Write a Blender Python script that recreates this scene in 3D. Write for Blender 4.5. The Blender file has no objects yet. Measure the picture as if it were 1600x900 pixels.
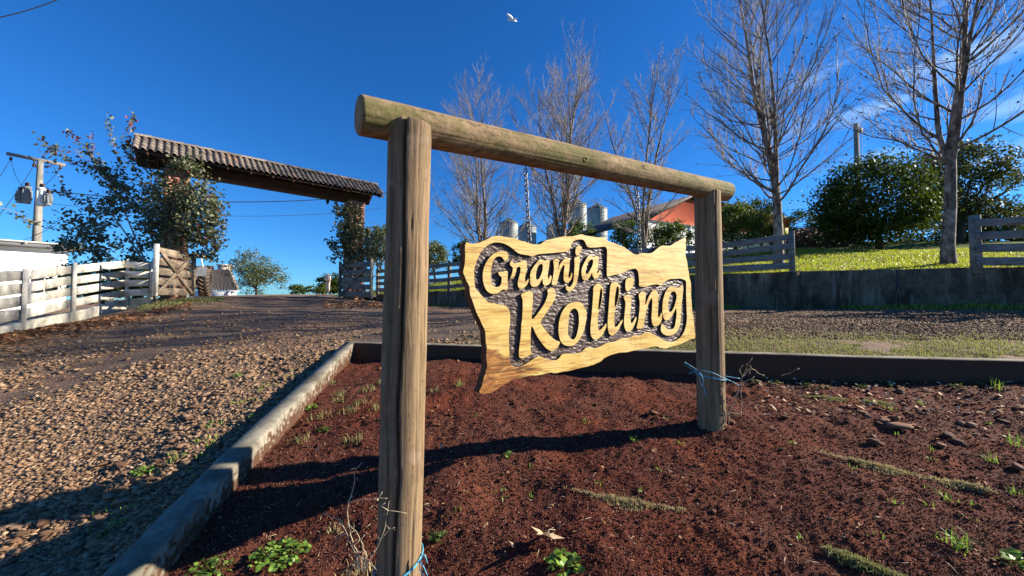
import bpy, math, random
import numpy as np
from mathutils import Vector, Matrix
R = math.radians
random.seed(7); rng = np.random.default_rng(7)
S = bpy.context.scene; COL = S.collection

# ------------------------------------------------------------------ camera
F = 600.0; PITCH = R(2.1)
cam_d = bpy.data.cameras.new('camera'); cam = bpy.data.objects.new('camera', cam_d); COL.objects.link(cam)
cam_d.sensor_width = 36; cam_d.lens = 36 * F / 1600; cam_d.clip_start = 0.05; cam_d.clip_end = 6000
cam.location = (0, 0, 0); cam.rotation_euler = (R(90) + PITCH, 0, 0)
S.camera = cam
S.render.resolution_x = 1024; S.render.resolution_y = 576
S.view_settings.view_transform = 'Standard'; S.view_settings.look = 'None'
S.view_settings.exposure = 1.25; S.view_settings.gamma = 1
# ------------------------------------------------------------------ sun + sky
SUN_AZ, SUN_EL = 82.0, 25.0
w = bpy.data.worlds.new('World'); S.world = w; w.use_nodes = True
nt = w.node_tree; nt.nodes.clear()
def wn(t, **k):
    n = nt.nodes.new(t)
    for a, b in k.items(): setattr(n, a, b)
    return n
sky = wn('ShaderNodeTexSky', sky_type='NISHITA', sun_disc=False)
sky.sun_elevation = R(SUN_EL); sky.sun_rotation = R(SUN_AZ); sky.altitude = 600
sky.air_density = 1.0; sky.dust_density = 0.15; sky.ozone_density = 3.0
hs = wn('ShaderNodeHueSaturation'); hs.inputs['Saturation'].default_value = 1.22; hs.inputs['Hue'].default_value = 0.492
ml_ = wn('ShaderNodeMix', data_type='RGBA', blend_type='MULTIPLY'); ml_.inputs['Factor'].default_value = 1; ml_.inputs['B'].default_value = (0.42, 0.91, 1.50, 1)
nt.links.new(hs.outputs[0], ml_.inputs['A'])
nt.links.new(sky.outputs[0], hs.inputs['Color'])
tc = wn('ShaderNodeTexCoord')
mp = wn('ShaderNodeMapping'); mp.inputs['Rotation'].default_value = (0.1, R(-14), R(45)); mp.inputs['Scale'].default_value = (1.6, 2.5, 9.0)
nt.links.new(tc.outputs['Generated'], mp.inputs['Vector'])
nz = wn('ShaderNodeTexNoise'); nz.inputs['Scale'].default_value = 2.2; nz.inputs['Detail'].default_value = 7; nz.inputs['Distortion'].default_value = 0.6
nt.links.new(mp.outputs[0], nz.inputs['Vector'])
r1 = wn('ShaderNodeMapRange'); r1.inputs[1].default_value = 0.50; r1.inputs[2].default_value = 0.85
nt.links.new(nz.outputs['Fac'], r1.inputs[0])
cd = wn('ShaderNodeVectorMath', operation='DISTANCE'); cd.inputs[1].default_value = Vector((0.72, 0.63, 0.36)).normalized()
nt.links.new(tc.outputs['Generated'], cd.inputs[0])
r2 = wn('ShaderNodeMapRange'); r2.inputs[1].default_value = 0.30; r2.inputs[2].default_value = 0.0
nt.links.new(cd.outputs['Value'], r2.inputs[0])
mm = wn('ShaderNodeMath', operation='MULTIPLY'); nt.links.new(r1.outputs[0], mm.inputs[0]); nt.links.new(r2.outputs[0], mm.inputs[1])
mx = wn('ShaderNodeMix', data_type='RGBA'); mx.inputs['B'].default_value = (7.0, 9.5, 12.5, 1)
nt.links.new(mm.outputs[0], mx.inputs['Factor']); nt.links.new(ml_.outputs['Result'], mx.inputs['A'])
bg = wn('ShaderNodeBackground'); bg.inputs['Strength'].default_value = 0.05
ow = wn('ShaderNodeOutputWorld'); nt.links.new(mx.outputs['Result'], bg.inputs[0]); nt.links.new(bg.outputs[0], ow.inputs[0])
sd = bpy.data.lights.new('sun', 'SUN'); sd.energy = 5.0; sd.angle = R(0.5); sd.color = (1.0, 0.91, 0.76)
sun = bpy.data.objects.new('sun', sd); COL.objects.link(sun)
SD = Vector((math.sin(R(SUN_AZ)) * math.cos(R(SUN_EL)), math.cos(R(SUN_AZ)) * math.cos(R(SUN_EL)), math.sin(R(SUN_EL))))
sun.rotation_euler = SD.to_track_quat('Z', 'Y').to_euler(); sun.location = (20, 5, 12)

# ------------------------------------------------------------------ helpers
cp, sp = math.cos(PITCH), math.sin(PITCH)
def ray(px, py):
    u = (px - 800) / F; v = (450 - py) / F
    return np.array([u, cp - v * sp, sp + v * cp])
def P(px, py, Y):
    r = ray(px, py); return r * (Y / r[1])
def tag(o, label=None, cat=None, group=None, kind=None):
    if label: o['label'] = label
    if cat: o['category'] = cat
    if group: o['group'] = group
    if kind: o['kind'] = kind
    return o
def thing(name, loc, label, cat, group=None):
    o = bpy.data.objects.new(name, None); o.empty_display_size = 0.1; COL.objects.link(o)
    o.location = loc; return tag(o, label, cat, group)
def wloc(o):
    v = Vector((0, 0, 0))
    while o: v += o.location; o = o.parent
    return v
def mk(name, V, faces, mat, parent=None, smooth=False, attr=None, attr2=None, loc=None):
    """V (n,3) world coords; faces: list of index arrays (m,k) or ragged list"""
    V = np.asarray(V, dtype=np.float32)
    base = np.array(loc if loc is not None else (0, 0, 0), dtype=np.float32)
    pl = np.array(wloc(parent)) if parent else np.zeros(3)
    me = bpy.data.meshes.new(name)
    arrs = [np.asarray(f, dtype=np.int32) for f in faces if len(f)]
    tot = sum(a.size for a in arrs); nf = sum(a.shape[0] for a in arrs)
    me.vertices.add(len(V)); me.vertices.foreach_set('co', (V - (base if loc is not None else pl)).astype(np.float32).ravel())
    me.loops.add(tot); me.loops.foreach_set('vertex_index', np.concatenate([a.ravel() for a in arrs]))
    me.polygons.add(nf)
    ls = []; c = 0
    for a in arrs:
        ls.append(c + np.arange(a.shape[0]) * a.shape[1]); c += a.size
    me.polygons.foreach_set('loop_start', np.concatenate(ls).astype(np.int32))
    if smooth: me.polygons.foreach_set('use_smooth', np.ones(nf, dtype=bool))
    me.update(calc_edges=True)
    if attr is not None:
        a = me.attributes.new('tint', 'FLOAT', 'POINT'); a.data.foreach_set('value', np.asarray(attr, dtype=np.float32))
    me.materials.append(mat)
    o = bpy.data.objects.new(name, me); COL.objects.link(o)
    if parent: o.parent = parent
    if loc is not None: o.location = Vector(loc) - Vector(pl)
    return o
class MB:
    def __init__(s): s.v = []; s.q = []; s.t = []; s.n = 0
    def add(s, V, Q=None, T=None):
        V = np.asarray(V, dtype=float)
        if Q is not None and len(Q): s.q.append(np.asarray(Q) + s.n)
        if T is not None and len(T): s.t.append(np.asarray(T) + s.n)
        s.v.append(V); s.n += len(V)
    def build(s, name, mat, parent=None, smooth=False, attr=None, loc=None):
        V = np.concatenate(s.v); f = []
        if s.q: f.append(np.concatenate(s.q))
        if s.t: f.append(np.concatenate(s.t))
        return mk(name, V, f, mat, parent, smooth, attr, loc=loc)
    def box(s, c, x, y, z):
        """centre, three half-vectors"""
        c, x, y, z = [np.array(a, float) for a in (c, x, y, z)]
        V = [c + a * x + b * y + d * z for a in (-1, 1) for b in (-1, 1) for d in (-1, 1)]
        s.add(V, [(0, 1, 3, 2), (4, 6, 7, 5), (0, 4, 5, 1), (2, 3, 7, 6), (0, 2, 6, 4), (1, 5, 7, 3)])
    def beam(s, a, b, w, h, up=(0, 0, 1), bev=0.0):
        """board from a to b, width w (side) height h (up)"""
        a, b, up = [np.array(t, float) for t in (a, b, up)]
        d = b - a; L = np.linalg.norm(d); d /= L
        sd_ = np.cross(d, up); sd_ /= np.linalg.norm(sd_); u = np.cross(sd_, d)
        k = min(w, h) * 0.12 if bev == 0 else bev
        prof = [(-w/2+k, -h/2), (w/2-k, -h/2), (w/2, -h/2+k), (w/2, h/2-k), (w/2-k, h/2), (-w/2+k, h/2), (-w/2, h/2-k), (-w/2, -h/2+k)]
        V = [a + sd_*p + u*q for p, q in prof] + [b + sd_*p + u*q for p, q in prof]
        Q = [(i, (i+1) % 8, 8 + (i+1) % 8, 8 + i) for i in range(8)]
        Q += [(0, 7, 2+1, 2)] and []
        s.add(V, Q + [(7, 2, 1, 0), (6, 3, 2, 7), (5, 4, 3, 6), (8, 9, 10, 15), (15, 10, 11, 14), (14, 11, 12, 13)])
    def tube(s, pts, rad, n=6, cap=True):
        pts = np.asarray(pts, float); m = len(pts); rad = np.broadcast_to(rad, (m,))
        d = np.gradient(pts, axis=0); d /= (np.linalg.norm(d, axis=1)[:, None] + 1e-9)
        ref = np.array([0, 0, 1.0]) if abs(d[0][2]) < 0.9 else np.array([1.0, 0, 0])
        a = np.cross(d, ref); a /= (np.linalg.norm(a, axis=1)[:, None] + 1e-9); b = np.cross(d, a)
        th = np.arange(n) * 2 * math.pi / n
        ring = (np.cos(th)[None, :, None] * a[:, None, :] + np.sin(th)[None, :, None] * b[:, None, :]) * rad[:, None, None] + pts[:, None, :]
        i, j = np.meshgrid(np.arange(m-1), np.arange(n), indexing='ij'); j2 = (j+1) % n
        Q = np.stack([i*n+j, i*n+j2, (i+1)*n+j2, (i+1)*n+j], -1).reshape(-1, 4)
        V = ring.reshape(-1, 3); T = None
        if cap:
            V = np.vstack([V, pts[0], pts[-1]]); k = np.arange(n); c0 = m*n
            T = np.vstack([np.stack([np.full(n, c0), (k+1) % n, k], -1), np.stack([np.full(n, c0+1), (m-1)*n+k, (m-1)*n+(k+1) % n], -1)])
        s.add(V, Q, T)
    def lathe(s, c, prof, n=24, axis=None):
        """prof: (r, z) list; axis default z"""
        c = np.array(c, float); th = np.arange(n)*2*math.pi/n
        A = np.eye(3) if axis is None else axis
        V = []
        for r, z in prof:
            L = np.stack([r*np.cos(th), r*np.sin(th), np.full(n, z)], -1); V.append(L @ A.T + c)
        V = np.concatenate(V); m = len(prof)
        i, j = np.meshgrid(np.arange(m-1), np.arange(n), indexing='ij'); j2 = (j+1) % n
        s.add(V, np.stack([i*n+j, i*n+j2, (i+1)*n+j2, (i+1)*n+j], -1).reshape(-1, 4))
def hsh(ix, iy, seed):
    h = (ix.astype(np.int64) * 374761393 + iy.astype(np.int64) * 668265263 + seed * 1442695041) & 0x7fffffff
    h = ((h ^ (h >> 13)) * 1274126177) & 0x7fffffff
    return ((h ^ (h >> 16)) & 0xffff) / 65535.0
def vn(x, y, seed=0):
    x0 = np.floor(x); y0 = np.floor(y); fx = x - x0; fy = y - y0
    fx = fx*fx*(3-2*fx); fy = fy*fy*(3-2*fy)
    a = hsh(x0, y0, seed); b = hsh(x0+1, y0, seed); c = hsh(x0, y0+1, seed); d = hsh(x0+1, y0+1, seed)
    return (a*(1-fx)+b*fx)*(1-fy) + (c*(1-fx)+d*fx)*fy - 0.5
def fbm(x, y, o=4, seed=0, g=0.5):
    s_ = 0; a = 1
    for k in range(o): s_ = s_ + a*vn(x*2**k+17.3*k, y*2**k-9.1*k, seed+k); a *= g
    return s_
def inpoly(x, y, poly):
    x = np.asarray(x, float); y = np.asarray(y, float); ins = np.zeros(x.shape, bool); n = len(poly)
    for i in range(n):
        x1, y1 = poly[i]; x2, y2 = poly[(i+1) % n]
        if y1 == y2: continue
        c = ((y1 > y) != (y2 > y)) & (x < (x2-x1)*(y-y1)/(y2-y1)+x1)
        ins ^= c
    return ins
class RBF:
    def __init__(s, pts, lam=0.02):
        p = np.array(pts, float); s.p = p[:, :2]; n = len(p)
        r = np.linalg.norm(s.p[:, None]-s.p[None], axis=2)
        A = np.zeros((n+3, n+3)); A[:n, :n] = r - lam*np.eye(n); A[:n, n] = 1; A[:n, n+1:] = s.p; A[n:, :n] = A[:n, n:].T
        s.w = np.linalg.solve(A, np.concatenate([p[:, 2], np.zeros(3)]))
    def __call__(s, x, y):
        x = np.asarray(x, float); y = np.asarray(y, float); sh = x.shape; x = x.ravel(); y = y.ravel()
        out = np.empty(len(x))
        for k in range(0, len(x), 60000):
            xx = x[k:k+60000]; yy = y[k:k+60000]
            r = np.sqrt((xx[:, None]-s.p[:, 0])**2 + (yy[:, None]-s.p[:, 1])**2 + 0.01)
            out[k:k+60000] = r @ s.w[:-3] + s.w[-3] + s.w[-2]*xx + s.w[-1]*yy
        return out.reshape(sh)

# ------------------------------------------------------------------ materials
class M_:
    def __init__(s, name, rough=0.8, spec=0.3):
        s.m = bpy.data.materials.new(name); s.m.use_nodes = True; s.n = s.m.node_tree; s.b = s.n.nodes['Principled BSDF']
        s.b.inputs['Roughness'].default_value = rough; s.b.inputs['Specular IOR Level'].default_value = spec
        s.tc = s.n.nodes.new('ShaderNodeTexCoord')
    def l(s, a, b): s.n.links.new(a, b)
    def noise(s, scale, detail=4, vec=None, dist=0.0, rough=0.5, st=None, kind='Object'):
        n = s.n.nodes.new('ShaderNodeTexNoise'); n.inputs['Scale'].default_value = scale; n.inputs['Detail'].default_value = detail
        n.inputs['Distortion'].default_value = dist; n.inputs['Roughness'].default_value = rough
        v = vec or s.tc.outputs[kind]
        if st:
            m = s.n.nodes.new('ShaderNodeMapping'); m.inputs['Scale'].default_value = st[:3]
            if len(st) > 3: m.inputs['Rotation'].default_value = st[3:]
            s.l(v, m.inputs[0]); v = m.outputs[0]
        s.l(v, n.inputs['Vector']); return n.outputs['Fac']
    def vor(s, scale, out='Color', st=None, feature='F1', rnd=1.0):
        n = s.n.nodes.new('ShaderNodeTexVoronoi'); n.inputs['Scale'].default_value = scale; n.feature = feature
        n.inputs['Randomness'].default_value = rnd
        v = s.tc.outputs['Object']
        if st:
            m = s.n.nodes.new('ShaderNodeMapping'); m.inputs['Scale'].default_value = st; s.l(v, m.inputs[0]); v = m.outputs[0]
        s.l(v, n.inputs['Vector']); return n.outputs[out]
    def ramp(s, fac, stops):
        n = s.n.nodes.new('ShaderNodeValToRGB'); e = n.color_ramp.elements
        while len(e) < len(stops): e.new(0.5)
        for i, (p, c) in enumerate(stops):
            e[i].position = p; e[i].color = (*c, 1) if not isinstance(c, (int, float)) else (c, c, c, 1)
        s.l(fac, n.inputs[0]); return n.outputs[0]
    def mix(s, fac, a, b, mode='MIX'):
        n = s.n.nodes.new('ShaderNodeMix'); n.data_type = 'RGBA'; n.blend_type = mode
        for k, v in (('Factor', fac), ('A', a), ('B', b)):
            if hasattr(v, 'links'): s.l(v, n.inputs[k])
            elif k == 'Factor': n.inputs[k].default_value = v
            else: n.inputs[k].default_value = (*v, 1)
        return n.outputs['Result']
    def attr(s, name='tint'):
        n = s.n.nodes.new('ShaderNodeAttribute'); n.attribute_name = name; return n.outputs['Fac']
    def objrand(s):
        n = s.n.nodes.new('ShaderNodeObjectInfo'); return n.outputs['Random']
    def math(s, op, a, b):
        n = s.n.nodes.new('ShaderNodeMath'); n.operation = op
        for i, v in enumerate((a, b)):
            if hasattr(v, 'links'): s.l(v, n.inputs[i])
            else: n.inputs[i].default_value = v
        return n.outputs[0]
    def col(s, c):
        if hasattr(c, 'links'): s.l(c, s.b.inputs['Base Color'])
        else: s.b.inputs['Base Color'].default_value = (*c, 1)
        return s
    def bump(s, h, strength=0.5, dist=0.02):
        n = s.n.nodes.new('ShaderNodeBump'); n.inputs['Strength'].default_value = strength; n.inputs['Distance'].default_value = dist
        s.l(h, n.inputs['Height'])
        if s.b.inputs['Normal'].is_linked: s.l(s.b.inputs['Normal'].links[0].from_socket, n.inputs['Normal'])
        s.l(n.outputs[0], s.b.inputs['Normal']); return s
    def trans(s, c, f=0.4):
        t = s.n.nodes.new('ShaderNodeBsdfTranslucent'); x = s.n.nodes.new('ShaderNodeMixShader'); x.inputs[0].default_value = f
        if hasattr(c, 'links'): s.l(c, t.inputs[0])
        else: t.inputs[0].default_value = (*c, 1)
        o = s.n.nodes['Material Output']; s.l(s.b.outputs[0], x.inputs[1]); s.l(t.outputs[0], x.inputs[2]); s.l(x.outputs[0], o.inputs[0]); return s
MAT = {}
def simple(name, c, rough=0.7, var=0.25, sc=6, bump=0.2, metal=0, det=4, bs=30, spec=0.3, bd=0.01):
    m = M_(name, rough, spec); n = m.noise(sc, det)
    a = tuple(x*(1-var) for x in c); b = tuple(min(1, x*(1+var)) for x in c)
    m.col(m.ramp(n, [(0.3, a), (0.7, b)])); m.b.inputs['Metallic'].default_value = metal
    if bump: m.bump(m.noise(bs, 4), bump, bd)
    MAT[name] = m.m; return m.m
# weathered round log
def log_mat(name, light, dark, moss=0.0, axis='z'):
    m = M_(name, 0.85, 0.2)
    st = {'z': (30, 30, 1.2), 'x': (1.2, 30, 30)}[axis]
    g = m.noise(1.0, 7, st=st, dist=0.6, rough=0.7); g2 = m.noise(1.0, 5, st=tuple(k*4 for k in st), dist=0.3, rough=0.7)
    mid = tuple((a*0.6+b*0.4) for a, b in zip(light, dark))
    base = m.ramp(g, [(0.33, dark), (0.47, mid), (0.66, light)])
    base = m.mix(0.55, base, m.ramp(g2, [(0.36, 0.22), (0.50, 0.9), (0.7, 1.0)]), 'MULTIPLY')
    base = m.mix(m.ramp(m.noise(4.5, 6, rough=0.7), [(0.48, 0.0), (0.68, 0.65)]), base, tuple(k*0.35 for k in light))
    base = m.mix(m.ramp(m.noise(9, 4), [(0.60, 0.0), (0.72, 0.5)]), base, (light[0]*1.1, light[1]*1.15, light[2]*1.4))
    base = m.mix(m.ramp(m.noise(60, 3), [(0.66, 0.0), (0.72, 0.7)]), base, tuple(k*0.15 for k in light))
    if moss:
        f = m.ramp(m.noise(3.0, 6, rough=0.65), [(0.40, 0.0), (0.56, moss)])
        base = m.mix(m.math('MULTIPLY', f, m.attr('tint')), base, (0.075, 0.095, 0.015))
    m.col(base); m.bump(g, 0.7, 0.005); m.bump(g2, 0.6, 0.0025); m.bump(m.noise(60, 5), 0.3, 0.002); MAT[name] = m.m
log_mat('post_wood', (0.31, 0.212, 0.118), (0.095, 0.058, 0.031))
log_mat('beam_wood', (0.40, 0.275, 0.15), (0.12, 0.078, 0.042), moss=0.6, axis='x')
# sign wood
m = M_('sign_wood', 0.5, 0.3)
g = m.noise(1.0, 8, st=(2.6, 34, 30), dist=1.0, rough=0.68); g3 = m.noise(1.0, 5, st=(8, 130, 40), dist=0.4, rough=0.7); v = m.noise(1.0, 3, st=(170, 6, 3))
b_ = m.ramp(g, [(0.34, (0.40, 0.22, 0.05)), (0.46, (0.62, 0.42, 0.11)), (0.60, (0.70, 0.52, 0.17))])
b_ = m.mix(m.ramp(m.noise(1.0, 6, st=(2.0, 22, 14), dist=2.0, rough=0.7), [(0.54, 0.0), (0.64, 0.85)]), b_, (0.36, 0.14, 0.025))
b_ = m.mix(m.ramp(m.noise(3.5, 5), [(0.48, 0.0), (0.65, 0.6)]), b_, (0.72, 0.56, 0.24))
b_ = m.mix(m.ramp(g3, [(0.54, 0.0), (0.62, 0.6)]), b_, (0.26, 0.11, 0.02)); b_ = m.mix(m.ramp(m.noise(2.5, 3), [(0.4, 0.0), (0.7, 0.3)]), b_, m.ramp(v, [(0.42, 0.5), (0.52, 1.0)]), 'MULTIPLY')
sx = m.n.nodes.new('ShaderNodeSeparateXYZ'); m.l(m.tc.outputs['Object'], sx.inputs[0])       # weathered brown corner at the lower left
f1 = m.math('ADD', m.math('MULTIPLY', sx.outputs[0], -1.3), m.math('MULTIPLY', sx.outputs[1], -2.6)); f2 = m.math('ADD', f1, m.math('MULTIPLY', m.math('SUBTRACT', m.noise(1.0, 5, st=(6, 22, 10), dist=1.0), 0.5), 0.9))
mr = m.n.nodes.new('ShaderNodeMapRange'); mr.inputs[1].default_value = 1.16; mr.inputs[2].default_value = 1.30; mr.inputs[4].default_value = 0.92; m.l(f2, mr.inputs[0])
b_ = m.mix(mr.outputs[0], b_, m.ramp(m.noise(1.0, 6, st=(8, 50, 20), dist=1.2, rough=0.7), [(0.38, (0.06, 0.025, 0.01)), (0.50, (0.26, 0.085, 0.02)), (0.62, (0.48, 0.23, 0.06))]))
m.col(b_); m.bump(g, 0.3, 0.003); m.bump(g3, 0.35, 0.0015); MAT['sign_wood'] = m.m
m = M_('sign_bark_end', 0.7, 0.3)
g = m.noise(1.0, 6, st=(5, 40, 30), dist=1.0, rough=0.7)
m.col(m.ramp(g, [(0.3, (0.16, 0.07, 0.02)), (0.5, (0.45, 0.22, 0.06)), (0.7, (0.68, 0.42, 0.15))])); m.bump(g, 0.4, 0.004); MAT['sign_bark_end'] = m.m
m = M_('sign_edge', 0.8, 0.2)
g = m.noise(40, 5); m.col(m.ramp(g, [(0.3, (0.03, 0.015, 0.008)), (0.7, (0.14, 0.075, 0.04))])); m.bump(g, 0.6, 0.006); MAT['sign_edge'] = m.m
m = M_('sign_recess', 0.5, 0.4)
g = m.noise(90, 4); m.col(m.ramp(g, [(0.35, (0.035, 0.02, 0.014)), (0.7, (0.15, 0.095, 0.075))])); m.bump(g, 0.6, 0.003); MAT['sign_recess'] = m.m
# soils
m = M_('red_soil', 0.95, 0.12)
c = m.ramp(m.noise(140, 4), [(0.35, (0.034, 0.010, 0.007)), (0.52, (0.095, 0.027, 0.017)), (0.72, (0.17, 0.056, 0.035))])
c = m.mix(m.ramp(m.noise(2.2, 5), [(0.42, 0.0), (0.68, 0.7)]), c, m.ramp(m.noise(60, 3), [(0.4, (0.11, 0.024, 0.010)), (0.7, (0.25, 0.065, 0.024))]))
c = m.mix(m.ramp(m.noise(400, 2), [(0.70, 0.0), (0.76, 0.55)]), c, (0.34, 0.21, 0.15)); c = m.mix(m.ramp(m.noise(1.3, 5, rough=0.6), [(0.44, 0.0), (0.58, 0.6)]), c, m.mix(0.5, c, (0.12, 0.062, 0.04))); c = m.mix(m.ramp(m.noise(3.1, 4), [(0.55, 0.0), (0.66, 0.6)]), c, m.mix(0.6, c, (0.035, 0.014, 0.010)))
m.col(c); m.bump(m.noise(220, 4), 0.7, 0.006); m.bump(m.noise(70, 3), 0.5, 0.012); MAT['red_soil'] = m.m
m = M_('soil_clod', 0.95, 0.15)
c = m.ramp(m.attr(), [(0.0, (0.036, 0.011, 0.008)), (0.55, (0.10, 0.029, 0.019)), (0.88, (0.185, 0.064, 0.04)), (0.96, (0.36, 0.21, 0.15))])
m.col(m.mix(0.5, c, m.ramp(m.noise(300, 3), [(0.3, 0.4), (0.7, 1.0)]), 'MULTIPLY')); m.bump(m.noise(400, 3), 0.5, 0.003); MAT['soil_clod'] = m.m
m = M_('road_gravel', 0.9, 0.2)
v1 = m.vor(75); v2 = m.vor(28)
sep = m.n.nodes.new('ShaderNodeSeparateColor'); m.l(v1, sep.inputs[0])
sep2 = m.n.nodes.new('ShaderNodeSeparateColor'); m.l(v2, sep2.inputs[0])
c = m.ramp(sep.outputs[0], [(0.0, (0.080, 0.048, 0.029)), (0.35, (0.16, 0.098, 0.058)), (0.7, (0.24, 0.155, 0.094)), (1.0, (0.37, 0.265, 0.17))])
c2 = m.ramp(sep2.outputs[1], [(0.0, (0.085, 0.052, 0.032)), (0.6, (0.19, 0.12, 0.073)), (1.0, (0.32, 0.22, 0.14))])
c = m.mix(0.45, c, c2)
c = m.mix(m.math('MULTIPLY', m.attr(), 0.85), c, m.mix(0.25, (0.085, 0.066, 0.052), c))      # compacted dark wheel tracks
c = m.mix(m.ramp(m.noise(0.5, 4), [(0.50, 0.0), (0.7, 0.45)]), c, (0.22, 0.105, 0.06))
m.col(c); m.bump(m.vor(60, 'Distance'), 0.6, 0.014); m.bump(m.noise(25, 4), 0.4, 0.02); MAT['road_gravel'] = m.m
m = M_('gravel_stone', 0.85, 0.25)
c = m.ramp(m.attr(), [(0.0, (0.07, 0.045, 0.03)), (0.3, (0.17, 0.098, 0.055)), (0.6, (0.28, 0.17, 0.095)), (0.85, (0.37, 0.24, 0.145)), (1.0, (0.50, 0.37, 0.25))])
m.col(m.mix(0.35, c, m.ramp(m.noise(120, 4), [(0.3, 0.3), (0.7, 1.0)]), 'MULTIPLY')); m.bump(m.noise(150, 4), 0.4, 0.004); MAT['gravel_stone'] = m.m
m = M_('rock', 0.85, 0.25)
c = m.ramp(m.objrand(), [(0.0, (0.10, 0.042, 0.026)), (0.5, (0.24, 0.105, 0.06)), (1.0, (0.38, 0.22, 0.14))])
m.col(m.mix(0.5, c, m.ramp(m.noise(30, 5), [(0.3, 0.3), (0.7, 1.0)]), 'MULTIPLY')); m.bump(m.noise(60, 5), 0.6, 0.01); MAT['rock'] = m.m
m = M_('tan_stone', 0.85, 0.25)
c = m.ramp(m.objrand(), [(0.0, (0.20, 0.10, 0.055)), (0.5, (0.36, 0.21, 0.12)), (1.0, (0.52, 0.34, 0.21))])
m.col(m.mix(0.6, c, m.ramp(m.noise(45, 6, rough=0.7), [(0.35, 0.25), (0.65, 1.0)]), 'MULTIPLY')); m.bump(m.noise(70, 6, rough=0.7), 0.9, 0.012); MAT['tan_stone'] = m.m
m = M_('lawn_soil', 0.95, 0.1)
m.col(m.mix(m.noise(4, 3), m.ramp(m.noise(30, 5), [(0.35, (0.045, 0.065, 0.012)), (0.65, (0.12, 0.17, 0.025))]), m.ramp(m.noise(8, 4), [(0.4, (0.07, 0.09, 0.015)), (0.6, (0.16, 0.19, 0.03))]))); m.bump(m.noise(40, 4), 0.8, 0.04); MAT['lawn_soil'] = m.m
def concrete(name, a, b, stain, sc=2.5, sf=(0.45, 0.65)):
    m = M_(name, 0.9, 0.2)
    c = m.ramp(m.noise(sc*5, 6, rough=0.65), [(0.3, a), (0.7, b)])
    c = m.mix(m.ramp(m.noise(1.0, 6, st=(sc, sc, sc*0.6), rough=0.7), [(sf[0], 0.0), (sf[1], 0.85)]), c, stain)
    c = m.mix(m.ramp(m.noise(sc*25, 3), [(0.62, 0.0), (0.72, 0.4)]), c, tuple(k*0.4 for k in a))
    m.col(c); m.bump(m.noise(60, 5), 0.45, 0.006); MAT[name] = m.m
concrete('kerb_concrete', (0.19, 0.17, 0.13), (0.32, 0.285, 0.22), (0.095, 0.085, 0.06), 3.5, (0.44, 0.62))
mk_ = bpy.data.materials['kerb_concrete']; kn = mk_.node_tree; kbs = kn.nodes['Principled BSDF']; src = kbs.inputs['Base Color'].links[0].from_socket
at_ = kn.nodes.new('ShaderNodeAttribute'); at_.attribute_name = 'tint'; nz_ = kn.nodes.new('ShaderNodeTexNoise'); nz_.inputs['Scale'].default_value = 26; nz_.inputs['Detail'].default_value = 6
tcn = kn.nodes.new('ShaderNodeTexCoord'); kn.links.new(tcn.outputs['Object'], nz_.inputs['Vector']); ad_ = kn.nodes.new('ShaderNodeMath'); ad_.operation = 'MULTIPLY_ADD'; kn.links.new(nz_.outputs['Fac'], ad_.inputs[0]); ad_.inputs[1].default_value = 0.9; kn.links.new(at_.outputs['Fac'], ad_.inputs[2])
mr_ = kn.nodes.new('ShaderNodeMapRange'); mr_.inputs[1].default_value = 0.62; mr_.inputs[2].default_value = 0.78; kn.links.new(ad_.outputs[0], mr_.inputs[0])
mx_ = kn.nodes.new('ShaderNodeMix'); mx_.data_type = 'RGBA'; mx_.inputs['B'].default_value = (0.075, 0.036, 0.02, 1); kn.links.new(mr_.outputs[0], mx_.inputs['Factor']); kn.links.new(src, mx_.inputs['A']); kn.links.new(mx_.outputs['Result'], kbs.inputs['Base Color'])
concrete('wall_concrete', (0.075, 0.055, 0.035), (0.17, 0.13, 0.085), (0.03, 0.022, 0.014), 1.8, (0.44, 0.60))
concrete('base_concrete', (0.42, 0.38, 0.30), (0.62, 0.57, 0.46), (0.20, 0.20, 0.11), 2.0, (0.50, 0.7))
concrete('pole_concrete', (0.20, 0.185, 0.16), (0.32, 0.30, 0.26), (0.12, 0.115, 0.10))
def board_mat(name, light, dark, mould, mf=0.6):
    m = M_(name, 0.8, 0.2)
    g = m.noise(1.0, 5, st=(3, 3, 45), dist=0.5)
    c = m.ramp(g, [(0.3, dark), (0.65, light)])
    c = m.mix(m.ramp(m.noise(7, 6, rough=0.7), [(0.50, 0.0), (0.68, mf)]), c, mould)
    c = m.mix(0.25, c, m.ramp(m.objrand(), [(0, 0.55), (1, 1.0)]), 'MULTIPLY')
    m.col(c); m.bump(g, 0.5, 0.005); MAT[name] = m.m
board_mat('white_board', (0.80, 0.75, 0.64), (0.55, 0.50, 0.40), (0.25, 0.23, 0.17), 0.55)
board_mat('grey_board', (0.30, 0.275, 0.24), (0.13, 0.12, 0.10), (0.06, 0.055, 0.05), 0.6)
board_mat('gate_board', (0.33, 0.265, 0.195), (0.17, 0.115, 0.07), (0.08, 0.055, 0.035), 0.6)
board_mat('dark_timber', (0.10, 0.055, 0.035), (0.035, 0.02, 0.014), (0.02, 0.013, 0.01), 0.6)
m = M_('roof_tile', 0.8, 0.25)
c = m.ramp(m.objrand(), [(0.0, (0.10, 0.08, 0.068)), (0.5, (0.19, 0.155, 0.13)), (0.9, (0.28, 0.22, 0.18)), (1.0, (0.30, 0.15, 0.09))])
c = m.mix(m.ramp(m.noise(9, 5, rough=0.7), [(0.45, 0.0), (0.65, 0.8)]), c, (0.07, 0.06, 0.05)); m.col(c); m.bump(m.noise(50, 4), 0.4, 0.005); MAT['roof_tile'] = m.m
m = M_('brick_pillar', 0.88, 0.2)
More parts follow.
